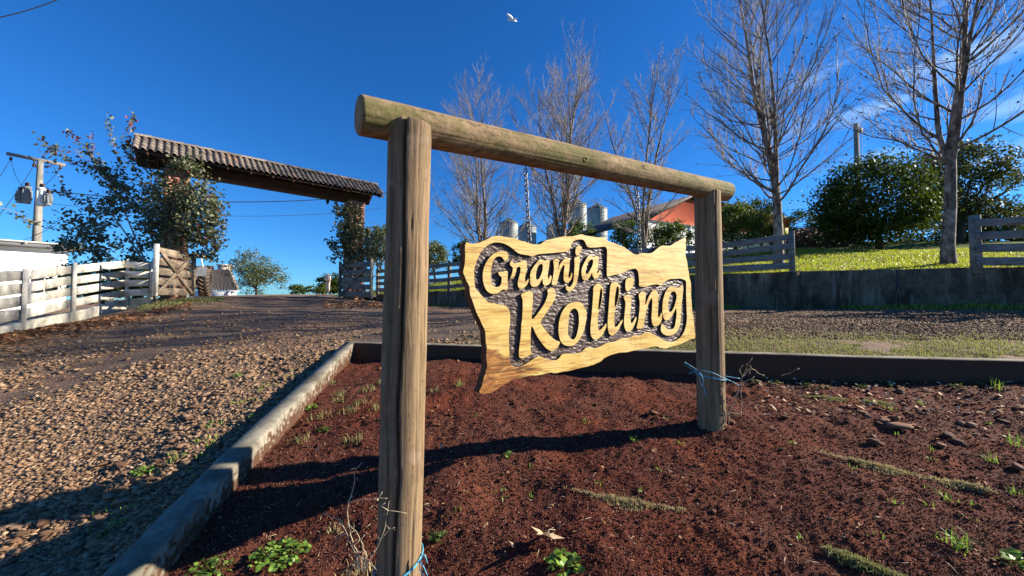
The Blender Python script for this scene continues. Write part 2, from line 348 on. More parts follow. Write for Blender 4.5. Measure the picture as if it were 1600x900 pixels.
c = m.ramp(m.objrand(), [(0.0, (0.28, 0.12, 0.08)), (1.0, (0.50, 0.27, 0.19))]); m.col(m.mix(0.5, c, m.ramp(m.noise(25, 4), [(0.3, 0.5), (0.7, 1.0)]), 'MULTIPLY')); m.bump(m.noise(60, 4), 0.4, 0.006); MAT['brick_pillar'] = m.m
simple('mortar', (0.36, 0.30, 0.25), 0.95)
def leaf_mat(name, a, b, t, tf=0.3, rough=0.42, spec=0.5):
    m = M_(name, rough, spec); c = m.ramp(m.attr(), [(0.0, a), (1.0, b)]); m.col(c)
    m.trans(m.mix(0.5, c, t), tf); MAT[name] = m.m
leaf_mat('leaf_dark', (0.007, 0.017, 0.004), (0.062, 0.088, 0.014), (0.20, 0.30, 0.02), 0.16, 0.6, 0.14)
leaf_mat('leaf_mid', (0.022, 0.045, 0.010), (0.11, 0.145, 0.030), (0.25, 0.35, 0.04), 0.25, 0.6, 0.2)
leaf_mat('leaf_vine', (0.030, 0.045, 0.020), (0.21, 0.215, 0.115), (0.22, 0.26, 0.05), 0.22, 0.5)
leaf_mat('leaf_olive', (0.055, 0.080, 0.028), (0.15, 0.17, 0.065), (0.25, 0.28, 0.08), 0.25)
leaf_mat('leaf_olive_dark', (0.022, 0.032, 0.012), (0.085, 0.095, 0.035), (0.22, 0.26, 0.05), 0.2, 0.6, 0.18)
leaf_mat('leaf_red', (0.20, 0.022, 0.022), (0.36, 0.06, 0.045), (0.4, 0.05, 0.04), 0.3)
leaf_mat('leaf_weed', (0.075, 0.15, 0.018), (0.26, 0.40, 0.06), (0.35, 0.55, 0.05), 0.35)
leaf_mat('grass_green', (0.10, 0.145, 0.018), (0.31, 0.34, 0.05), (0.55, 0.60, 0.05), 0.5)
leaf_mat('grass_dry', (0.24, 0.18, 0.075), (0.56, 0.45, 0.23), (0.45, 0.42, 0.15), 0.35, 0.7)
leaf_mat('grass_verge', (0.10, 0.12, 0.03), (0.32, 0.31, 0.12), (0.40, 0.40, 0.10), 0.35, 0.7)
leaf_mat('leaf_dead', (0.14, 0.055, 0.025), (0.46, 0.25, 0.12), (0.4, 0.2, 0.08), 0.25, 0.7, 0.25)
leaf_mat('leaf_pale', (0.50, 0.36, 0.22), (0.66, 0.50, 0.32), (0.5, 0.35, 0.2), 0.2, 0.7, 0.25)
m = M_('bark_pale', 0.8, 0.25)
m.col(m.ramp(m.noise(8, 6, rough=0.7, st=(1, 1, 0.6)), [(0.38, (0.05, 0.036, 0.025)), (0.50, (0.17, 0.13, 0.095)), (0.66, (0.40, 0.33, 0.26))])); m.bump(m.noise(30, 4), 0.5, 0.01); MAT['bark_pale'] = m.m
simple('twig_pale', (0.29, 0.245, 0.20), 0.75, 0.35, 3, 0)
simple('bark_dark', (0.07, 0.05, 0.035), 0.9, 0.3, 20, 0.5)
simple('dry_stem', (0.42, 0.34, 0.22), 0.8, 0.3, 40, 0)
simple('galvanised', (0.30, 0.32, 0.31), 0.6, 0.3, 1.2, 0.1, metal=0.0, bs=8)
simple('silo_roof', (0.17, 0.18, 0.185), 0.6, 0.2, 2, 0)
simple('chain_metal', (0.16, 0.15, 0.145), 0.4, 0.3, 60, 0.2, metal=0.8)
simple('dark_metal', (0.035, 0.035, 0.035), 0.5, 0.3, 30, 0)
simple('tyre', (0.035, 0.028, 0.024), 0.85, 0.4, 6, 0.3)
simple('tyre_mud', (0.13, 0.085, 0.055), 0.9, 0.3, 8, 0.3)
simple('tractor_grey', (0.16, 0.16, 0.16), 0.6, 0.2, 5, 0)
simple('tractor_red', (0.10, 0.07, 0.055), 0.6, 0.2, 5, 0)
simple('white_paint', (0.82, 0.82, 0.80), 0.75, 0.06, 3, 0.1)
simple('fascia_grey', (0.12, 0.12, 0.13), 0.7, 0.1, 3, 0)
simple('roof_sheet', (0.50, 0.50, 0.48), 0.6, 0.15, 3, 0)
simple('roof_dark', (0.07, 0.055, 0.05), 0.8, 0.2, 3, 0.2)
simple('orange_paint', (0.42, 0.065, 0.022), 0.8, 0.08, 2, 0.15)
simple('wall_bluewhite', (0.62, 0.66, 0.72), 0.8, 0.06, 2, 0.1)
simple('glass_dark', (0.02, 0.025, 0.03), 0.15, 0.1, 2, 0, spec=0.6)
simple('yellow_paint', (0.72, 0.62, 0.08), 0.6, 0.08, 4, 0)
simple('transformer_grey', (0.20, 0.22, 0.22), 0.55, 0.15, 4, 0)
simple('transformer_white', (0.70, 0.72, 0.70), 0.55, 0.1, 4, 0)
simple('ceramic_brown', (0.06, 0.03, 0.02), 0.3, 0.1, 4, 0)
simple('wire_black', (0.02, 0.02, 0.02), 0.6, 0.1, 4, 0)
simple('twine_blue', (0.10, 0.42, 0.58), 0.5, 0.2, 50, 0)
simple('skin', (0.42, 0.25, 0.17), 0.6, 0.1, 10, 0)
simple('cloth_cream', (0.62, 0.52, 0.42), 0.85, 0.12, 20, 0)
simple('cloth_dark', (0.06, 0.045, 0.045), 0.85, 0.1, 20, 0)
simple('feather_white', (0.82, 0.82, 0.80), 0.6, 0.05, 20, 0)
simple('chimney_brick', (0.55, 0.44, 0.36), 0.9, 0.15, 6, 0.2)
simple('beak', (0.6, 0.35, 0.08), 0.5, 0.1, 10, 0)

# ------------------------------------------------------------------ terrain heights
def PW(px, py, Y): p = P(px, py, Y); return (p[0], p[1], p[2])
road_c = [PW(*a) for a in [(350,664,3.07),(276,713,2.67),(147,829,2.16),(0,860,2.10),(500,566,4.4),(0,522,6.8),(35,515,7.3),(200,491,10.8),(120,503,9.0),
    (240,467,10.9),(302,464,13),(400,463,15.5),(330,463,21),(400,461,27),(530,465,15.6),(581,469,13.9),(620,479,16),(700,481,14.7),(1130,483,9.9),(1600,482,7.3),
    (700,503,7.4),(1300,505,6.2),(1130,528,4.8),(1600,535,4.5),(850,530,5.3),(620,525,5.6),(400,490,8.6),(450,478,11.5),(150,560,5.0),(0,620,3.9)]]
road_c += [(-2.0,1.2,-1.42),(-3.2,1.0,-1.46),(-6,1.5,-1.5),(-2.0,-1.5,-1.75),(-8,4,-1.0),(-14,8,-0.9),(-14,14,-0.5),(0,32,0.6),(0,60,0.5),(-60,60,-0.5),(60,60,0.2),(-60,10,-1.5),(60,10,0),(9,4,-0.55),(14,2,-0.8),(0,-8,-2.4),(-30,-8,-3),(30,-8,-1.5),(-12,36,0.6),(-25,34,0.5),(-25,22,0.0)]
H_road = RBF(road_c)
bed_c = [PW(*a) for a in [(1112,664,2.92),(660,717,2.60),(382,748,2.46),(1130,593,3.9),(1600,603,3.5),(700,562,4.35),(560,560,4.65),(900,585,4.1)]]
bed_c += [(-0.47,1.61,-1.23),(-1.55,1.5,-1.30),(0.1,1.1,-1.27),(2.0,1.5,-1.10),(3.5,2.5,-0.95),(-1.7,3.2,-0.98),(0,0,-1.42),(-1.6,0,-1.5),(6,1,-1.0),(7,3.2,-0.85),(0.3,3.4,-0.90)]
H_bed = RBF(bed_c)
lawn_c = [PW(*a) for a in [(1600,421,7.6),(1525,421,8.0),(1240,427,9.5),(1130,430,10.2),(900,440,12.4),(700,456,15.1),(600,461,17),(1480,416,8.9),(1375,393,16),(1200,387,17),(1100,397,20),(1600,376,17),(900,412,22),(700,440,22),(600,450,25),(1300,376,25)]]
lawn_c += [(-6,30,1.2),(14,34,4.0),(0,50,3.0),(40,30,3.0),(40,0,0.5),(40,60,4.5),(-10,60,1.2),(10,60,3.5)]
H_lawn = RBF(lawn_c)
def wallY(x): return 13.4 - 0.6 * x
# kerb outer line (top edge)
KO = [np.array([-1.66, -0.6, -1.60]), P(155, 900, 1.62), P(350, 705, 2.5), P(541, 533, 4.85), P(1130, 549, 4.05), P(1600, 561, 3.68)]
dK = (KO[5]-KO[4]); KO.append(KO[5] + dK*1.6)
KW = 0.15
def offs(pts, w_):
    out = []
    for i, p in enumerate(pts):
        ds = []
        if i > 0: d = pts[i][:2]-pts[i-1][:2]; ds.append(d/np.linalg.norm(d))
        if i < len(pts)-1: d = pts[i+1][:2]-pts[i][:2]; ds.append(d/np.linalg.norm(d))
        n = sum(np.array([q[1], -q[0]]) for q in ds); n /= np.linalg.norm(n)
        c_ = n @ np.array([ds[0][1], -ds[0][0]])
        out.append(np.array([p[0]+n[0]*w_/c_, p[1]+n[1]*w_/c_, p[2]]))
    return out
KI = offs(KO, KW); KM = offs(KO, KW*0.5)
bedpoly = [(p[0], p[1]) for p in KM] + [(KM[-1][0], -1.0), (KM[0][0], -1.0)]
def axis_pts(segs):
    out = [segs[0][0]]
    for a, b, s_ in segs:
        n = max(1, int(round((b-a)/s_))); out += list(a + (b-a)*(np.arange(1, n+1)/n))
    return np.array(out)
def grid_faces(nx, ny):
    i, j = np.meshgrid(np.arange(nx-1), np.arange(ny-1), indexing='ij')
    return np.stack([i*ny+j, (i+1)*ny+j, (i+1)*ny+j+1, i*ny+j+1], -1).reshape(-1, 4)
def road_h(x, y):
    h = H_road(x, y)
    far = np.clip((y-26)/20, 0, 1)
    d = np.clip(1.2 - y/12, 0.15, 1)
    h = h + fbm(x*1.3, y*1.3, 3, 5)*0.05 + fbm(x*14, y*14, 3, 9)*0.012*d + vn(x*45, y*45, 3)*0.007*d
    return h
xs = axis_pts([(-600,-100,60),(-100,-30,7),(-30,-9,0.8),(-9,-4,0.08),(-4,2,0.03),(2,9,0.07),(9,30,1.0),(30,100,7),(100,600,60)])
ys = axis_pts([(-60,-6,6),(-6,0.6,0.5),(0.6,5.6,0.03),(5.6,14,0.07),(14,30,0.4),(30,100,5),(100,900,70)])
X, Y = np.meshgrid(xs, ys, indexing='ij'); Z = road_h(X, Y)
rr = np.sqrt(X**2+Y**2); Z = np.where(rr > 70, Z*np.clip(1-(rr-70)/60, 0, 1) + -4*np.clip((rr-70)/60, 0, 1), Z)
ins = inpoly(X, Y, bedpoly); Z = np.where(ins, Z-0.7, Z)
behind = Y > wallY(X) + 0.4; Z = np.where(behind & (X > -7.5), np.minimum(Z, H_lawn(X, Y)-0.6), Z)
TRK = [np.array([hit0[:2] for hit0 in ()])] and [np.array([P(a, b, c)[:2] for a, b, c in q]) for q in ([(-150, 665, 3.3), (0, 625, 3.8), (120, 592, 4.5), (250, 557, 5.4), (400, 515, 7.0), (480, 494, 9), (470, 476, 12), (440, 464, 17)],
    [(-150, 600, 4.3), (0, 565, 5.0), (150, 532, 6.2), (300, 498, 8.2), (400, 481, 10.5), (405, 468, 15)], [(620, 520, 5.8), (760, 512, 6.4), (1000, 510, 6.2), (1300, 512, 5.6), (1700, 515, 5.0)], [(600, 496, 8.2), (760, 492, 8.6), (1000, 492, 8.2), (1300, 492, 7.4), (1700, 492, 6.2)])]
def track(x, y):
    out = np.zeros(x.shape)
    for T_ in TRK:
        dm = np.full(x.shape, 9.0)
        for (ax_, ay_), (bx_, by_) in zip(T_[:-1], T_[1:]):
            t = np.clip(((x-ax_)*(bx_-ax_)+(y-ay_)*(by_-ay_))/((bx_-ax_)**2+(by_-ay_)**2), 0, 1); dm = np.minimum(dm, np.hypot(x-ax_-t*(bx_-ax_), y-ay_-t*(by_-ay_)))
        out = np.maximum(out, np.clip(1.25-dm/0.62+fbm(x*1.7, y*1.7, 3, 44)*0.9, 0, 1))
    return out
Z = Z-0.02*track(X, Y); trk_v = track(X, Y).ravel()
road = mk('gravel_road', np.stack([X, Y, Z], -1).reshape(-1, 3), [grid_faces(len(xs), len(ys))], MAT['road_gravel'], smooth=True, attr=trk_v); tag(road, kind='structure')

def bed_h(x, y):
    return H_bed(x, y) + fbm(x*2.2, y*2.2, 4, 21)*0.05 + fbm(x*9, y*9, 3, 27)*0.012 + np.maximum(fbm(x*26, y*26, 2, 31)-0.2, 0)*0.03 + vn(x*60, y*60, 41)*0.008
xs = axis_pts([(-2.3, 3.2, 0.0165), (3.2, 9.2, 0.035)]); ys = axis_pts([(-1.0, 1.2, 0.05), (1.2, 3.2, 0.0165), (3.2, 5.0, 0.025)])
X, Y = np.meshgrid(xs, ys, indexing='ij'); Zb = bed_h(X, Y)
bp = [(p[0], p[1]) for p in KM] + [(KM[-1][0], -1.1), (KM[0][0], -1.1)]
ok = inpoly(X, Y, bp); fc = grid_faces(len(xs), len(ys)); okf = ok.ravel()[fc].all(1)
used = np.unique(fc[okf]); rm = -np.ones(X.size, int); rm[used] = np.arange(len(used))
bed = mk('red_soil', np.stack([X, Y, Zb], -1).reshape(-1, 3)[used], [rm[fc[okf]]], MAT['red_soil'], smooth=True); tag(bed, kind='structure')

# lawn behind the wall: s along wall, t behind it
ss = axis_pts([(-9, 14, 0.2), (14, 60, 3)]); ts = axis_pts([(0.06, 9, 0.15), (9, 40, 1.5), (40, 90, 10)])
Sx, T = np.meshgrid(ss, ts, indexing='ij'); nwall = np.array([0.6, 1.0])/math.hypot(0.6, 1)
X = Sx + nwall[0]*T; Y = wallY(Sx) + nwall[1]*T
def lawn_h(x, y): return H_lawn(x, y) + fbm(x*0.9, y*0.9, 3, 77)*0.07
Zl = lawn_h(X, Y)
lawn = mk('lawn', np.stack([X, Y, Zl], -1).reshape(-1, 3), [grid_faces(len(ss), len(ts))], MAT['lawn_soil'], smooth=True); tag(lawn, kind='structure')

def ground(x, y):
    x = np.atleast_1d(np.asarray(x, float)); y = np.atleast_1d(np.asarray(y, float))
    b = inpoly(x, y, bedpoly); l = (y > wallY(x)+0.05) & (x > -7.5)
    return np.where(b, bed_h(x, y), np.where(l, lawn_h(x, y), road_h(x, y)))
def hit(px, py, y0=0.9, y1=40):
    r = ray(px, py); t = np.concatenate([np.arange(y0, 8, 0.01), np.arange(8, y1, 0.03)])
    p = t[:, None]*r[None]/r[1]; g_ = ground(p[:, 0], p[:, 1]); k = np.nonzero(p[:, 2] < g_)[0]
    k = k[0] if len(k) else -1
    return np.array([p[k, 0], p[k, 1], g_[k]])

# ------------------------------------------------------------------ kerb
def resample(pts, step):
    pts = np.asarray(pts, float); out = []
    for a, b in zip(pts[:-1], pts[1:]):
        n = max(1, int(np.linalg.norm(b-a)/step)); out += [a+(b-a)*k/n for k in range(n)]
    out.append(pts[-1]); return np.array(out)
def kerb_mesh(O, I, depth=0.45):
    L = []
    Or, Ir = [], []
    for a, b, c_, d in zip(O[:-1], O[1:], I[:-1], I[1:]):
        n = max(1, int(np.linalg.norm(b-a)/0.04))
        for k in range(n): Or.append(a+(b-a)*k/n); Ir.append(c_+(d-c_)*k/n)
    Or.append(O[-1]); Ir.append(I[-1]); Or = np.array(Or); Ir = np.array(Ir); n = len(Or)
    nback = int(np.argmin(np.linalg.norm(Or[:, :2]-O[3][:2], axis=1)))
    k = np.arange(n)
    wob = fbm(k*0.05, k*0+3, 3, 4)*0.008; wob2 = fbm(k*0.25, k*0+9, 4, 8)*0.006
    e = (Ir-Or)/KW
    rows = [Or+[0, 0, -depth], Or+[0, 0, -0.010], Or+e*0.008, Or+e*(KW*0.5), Ir-e*0.010, Ir+[0, 0, -0.012], Ir+[0, 0, -depth]]
    rows = [r_.copy() for r_ in rows]
    for q in (1, 2, 3, 4, 5): rows[q][:, 2] += wob
    for q in (4, 5): rows[q] += e*wob2[:, None]
    for q in (1, 2): rows[q] -= e*wob2[:, None]*0.7
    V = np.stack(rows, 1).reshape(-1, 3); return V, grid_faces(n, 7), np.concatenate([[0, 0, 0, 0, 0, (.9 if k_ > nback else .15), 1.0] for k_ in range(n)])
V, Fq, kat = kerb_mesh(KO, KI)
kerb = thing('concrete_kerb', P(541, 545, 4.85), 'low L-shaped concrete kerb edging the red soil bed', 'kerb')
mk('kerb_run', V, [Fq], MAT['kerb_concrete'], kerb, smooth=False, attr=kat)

# ------------------------------------------------------------------ sign frame
def log(name, a, b, r0, r1, mat, parent, cracks=(), n=110, m=220, seed=0, knots=(), mossdir=None, dome=0.0):
    a = np.array(a, float); b = np.array(b, float); d = b-a; L = np.linalg.norm(d); d /= L
    ref = np.array([0, 0, 1.0]) if abs(d[2]) < 0.8 else np.array([0, -1.0, 0])
    e1 = ref - d*(ref@d); e1 /= np.linalg.norm(e1); e2 = np.cross(d, e1)
    t = np.linspace(0, 1, m); th = np.arange(n)*2*math.pi/n
    T, TH = np.meshgrid(t, th, indexing='ij')
    r = r0+(r1-r0)*T
    r = r*(1 + 0.02*np.cos(2*TH+seed) + 0.05*fbm(T*L*1.5+seed, np.cos(TH)*0.7+seed, 3, seed) + 0.03*fbm(T*L*2, np.sin(TH)*1.3, 3, seed+5))
    r = r + 0.0025*vn(T*L*3, TH*9+seed, seed+2)
    for (th0, t0, t1, wd, dp, wob) in cracks:
        c_ = th0 + wob*fbm(T*L*1.6, T*0+seed, 4, seed+11)
        dd = np.abs((TH-c_+math.pi) % (2*math.pi)-math.pi)*r0
        env = np.clip((T-t0)/0.08, 0, 1)*np.clip((t1-T)/0.08, 0, 1)
        r = r - dp*np.clip(1-dd/(wd*(0.5+env)), 0, 1)*env
    for (tk, thk, rk, hk) in knots:
        dd = np.sqrt(((T-tk)*L)**2 + (np.abs((TH-thk+math.pi) % (2*math.pi)-math.pi)*r0)**2)
        r = r + hk*np.exp(-(dd/rk)**2)*np.cos(dd/rk*4)
    C = a + d*(T[..., None]*L)
    V = (C + (np.cos(TH)[..., None]*e1 + np.sin(TH)[..., None]*e2)*r[..., None])
    if mossdir is not None: ms = np.clip((np.cos(TH-mossdir)-0.45)*2.4, 0, 1)
    V = V.reshape(-1, 3)
    i, j = np.meshgrid(np.arange(m-1), np.arange(n), indexing='ij'); j2 = (j+1) % n
    Q = np.stack([i*n+j, (i+1)*n+j, (i+1)*n+j2, i*n+j2], -1).reshape(-1, 4)
    ex = []; Tr = []
    for end, c0, sg in ((0, a, -1), (m-1, b, 1)):
        k0 = len(V)+sum(len(e) for e in ex); rr0 = V[end*n:(end+1)*n]
        inner = c0 + (rr0-c0)*0.90 + d*sg*(dome+0.006); in2 = c0 + (rr0-c0)*0.5 + d*sg*(dome*1.3+0.007)
        ex.append(np.vstack([inner, in2, c0+d*sg*(dome*1.4+0.005)]))
        j = np.arange(n); j2 = (j+1) % n
        q1 = np.stack([end*n+j, end*n+j2, k0+j2, k0+j], -1); q2 = np.stack([k0+j, k0+j2, k0+n+j2, k0+n+j], -1)
        t_ = np.stack([k0+n+j, k0+n+j2, np.full(n, k0+2*n)], -1)
        if sg > 0: q1 = q1[:, ::-1]; q2 = q2[:, ::-1]; t_ = t_[:, ::-1]
        Q = np.vstack([Q, q1, q2]); Tr.append(t_)
    at = None
    V2 = np.vstack([V]+ex)
    if mossdir is not None: at = np.concatenate([ms.ravel(), np.zeros(len(V2)-len(V))])
    return mk(name, V2, [Q, np.vstack(Tr)], mat, parent, smooth=True, attr=at)
nb = P(623, 900, 1.61); ntp = P(641, 198, 1.61); nb = nb + (nb-ntp)/np.linalg.norm(nb-ntp)*0.12
fb = P(1112, 690, 2.92); ftp = P(1105, 301, 2.92)
frame = thing('sign_frame', (-0.47, 1.61, -1.25), 'weathered round-log frame of two posts and a crossbeam holding the carved sign', 'sign frame')
log('post', nb, ntp, 0.086, 0.088, MAT['post_wood'], frame, cracks=[(0.06, -0.2, 1.2, 0.006, 0.045, 0.26), (-0.5, 0.3, 0.9, 0.004, 0.010, 0.2), (0.9, -0.1, 0.4, 0.003, 0.008, 0.2), (0.75, 0.55, 1.1, 0.0025, 0.006, 0.2), (-0.95, 0.0, 0.8, 0.0025, 0.008, 0.3), (0.45, 0.5, 0.85, 0.002, 0.006, 0.25), (1.3, 0.2, 0.9, 0.003, 0.008, 0.2), (0.62, 0.62, 0.8, 0.002, 0.005, 0.1)], seed=3, knots=[(0.33, 2.5, 0.012, 0.002)])
log('post', fb, ftp, 0.098, 0.092, MAT['post_wood'], frame, cracks=[(0.15, 0.1, 1.1, 0.004, 0.014, 0.15), (-0.4, 0.0, 0.6, 0.003, 0.008, 0.2), (-1.1, 0.2, 1.1, 0.004, 0.01, 0.2)], seed=9)
b0 = P(563, 180, 1.52); b1 = P(1134, 300, 3.05)
log('crossbeam', b0, b1, 0.077, 0.074, MAT['beam_wood'], frame, cracks=[(1.02, 0.02, 0.72, 0.003, 0.010, 0.25), (0.75, 0.6, 1.05, 0.004, 0.014, 0.3), (1.6, 0.35, 0.5, 0.003, 0.006, 0.4)],
    seed=5, m=420, knots=[(0.42, 1.75, 0.016, -0.006), (0.60, 1.3, 0.018, -0.006), (0.12, 0.9, 0.015, 0.004), (0.80, 1.1, 0.02, 0.004)], mossdir=1.75, dome=0.003)

# ------------------------------------------------------------------ carved sign
sO = np.array([-0.47, 1.61]); sD = np.array([1.52+0.47, 2.92-1.61]); sD /= np.linalg.norm(sD)
sN = np.array([sD[1], -sD[0]])                                   # towards the viewer
EX = np.array([sD[0], sD[1], 0]); EZ = np.array([0, 0, 1.0]); EN = np.array([sN[0], sN[1], 0])
PO = np.array([sO[0], sO[1], 0]) + EN*0.025
def uv(px, py):
    r = ray(px, py); t = (PO@EN)/(r@EN); p = r*t; return ((p-PO)@EX, p[2])
OUT = [(727.5,380),(736,380.5),(748,379),(758,375),(766,371),(780,369),(795,370),(805,373.5),(816,376.5),(826,380),(835,381.5),(845,380.5),(852,376.5),(866,372.5),(878,370.5),(890,369),(905,366.5),(915,368),(930,370),(942,370.5),(950,376),(961,381),(972,385),(982,391),(993,397),(1002,395.5),(1017,395),(1024,390),(1034,384.5),(1046,383.5),(1054,380),(1062,375.5),(1069,371.5),(1072,374),(1071.5,383),(1071,392),(1072,402),(1075,415),(1077,430),(1080,455),(1082,480),(1083,495),(1085,510),(1086,528),(1079,530.5),(1065,537),(1050,542.5),(1040,545),(1033,544),(1028,541.5),(1020,542.5),(1005,545),(990,548),(978,550),(962,553),(950,557),(940,564),(928,569),(915,573),(900,577),(885,580),(870,583),(860,582.5),(840,586),(823,589),(811,591),(802,594.5),(792,600),(781,606.5),(771,612),(762,615.5),(750,615.5),(752,604.5),(755.5,591),(759,580),(760,571),(759.5,553),(759.5,537),(757.6,518),(751,502.5),(742,484),(736,465),(733,450),(728,435),(724,425),(725,415),(726.5,400)]
REC = [(742.5,450),(741,435),(741,422),(743.5,412),(747,403),(752,393),(760,385),(768,380.5),(775,379),(784,380),(792,383),(800,388),(807,394),(814,397.5),(824,399),(831,401),(838,398.5),(845,397),(870,395),(885,393),(891,388),(894,379),(900,375.5),(909,374.5),(914,378),(918,386),(930,387),(944,385.5),(948,389),(948.5,400),(948,429),(951,432),(960,429.5),(970,428),(980,423),(990,420),(995,421.5),(997.5,428),(998.5,440),(998.5,446.5),(1003,448.5),(1011,448),(1016,446),(1026,444.5),(1033,446),(1038,441),(1046,436.5),(1055,436),(1063,435.5),(1070,438),(1072,442),(1072,460),(1073,490),(1073,500),(1071,512),(1067,522),(1060,530),(1052,534),(1043,534),(1035,530.5),(1028,526),(1020,522),(1014,519),(1008,519.5),(1000,524),(991,524),(982,528),(970,529),(960,534),(948,536),(940,540),(930,544),(920,543),(915,544),(908,550),(898,552.5),(880,553),(874,559),(868,563),(860,562.5),(850,559.5),(842,557),(833,561),(821,569),(808,574),(799,570),(796.5,560),(795.5,540),(795,520),(797,505),(797,490),(794.5,483),(788.7,477.6),(774.7,474.5),(762,471.4),(753,462),(746.7,455)]
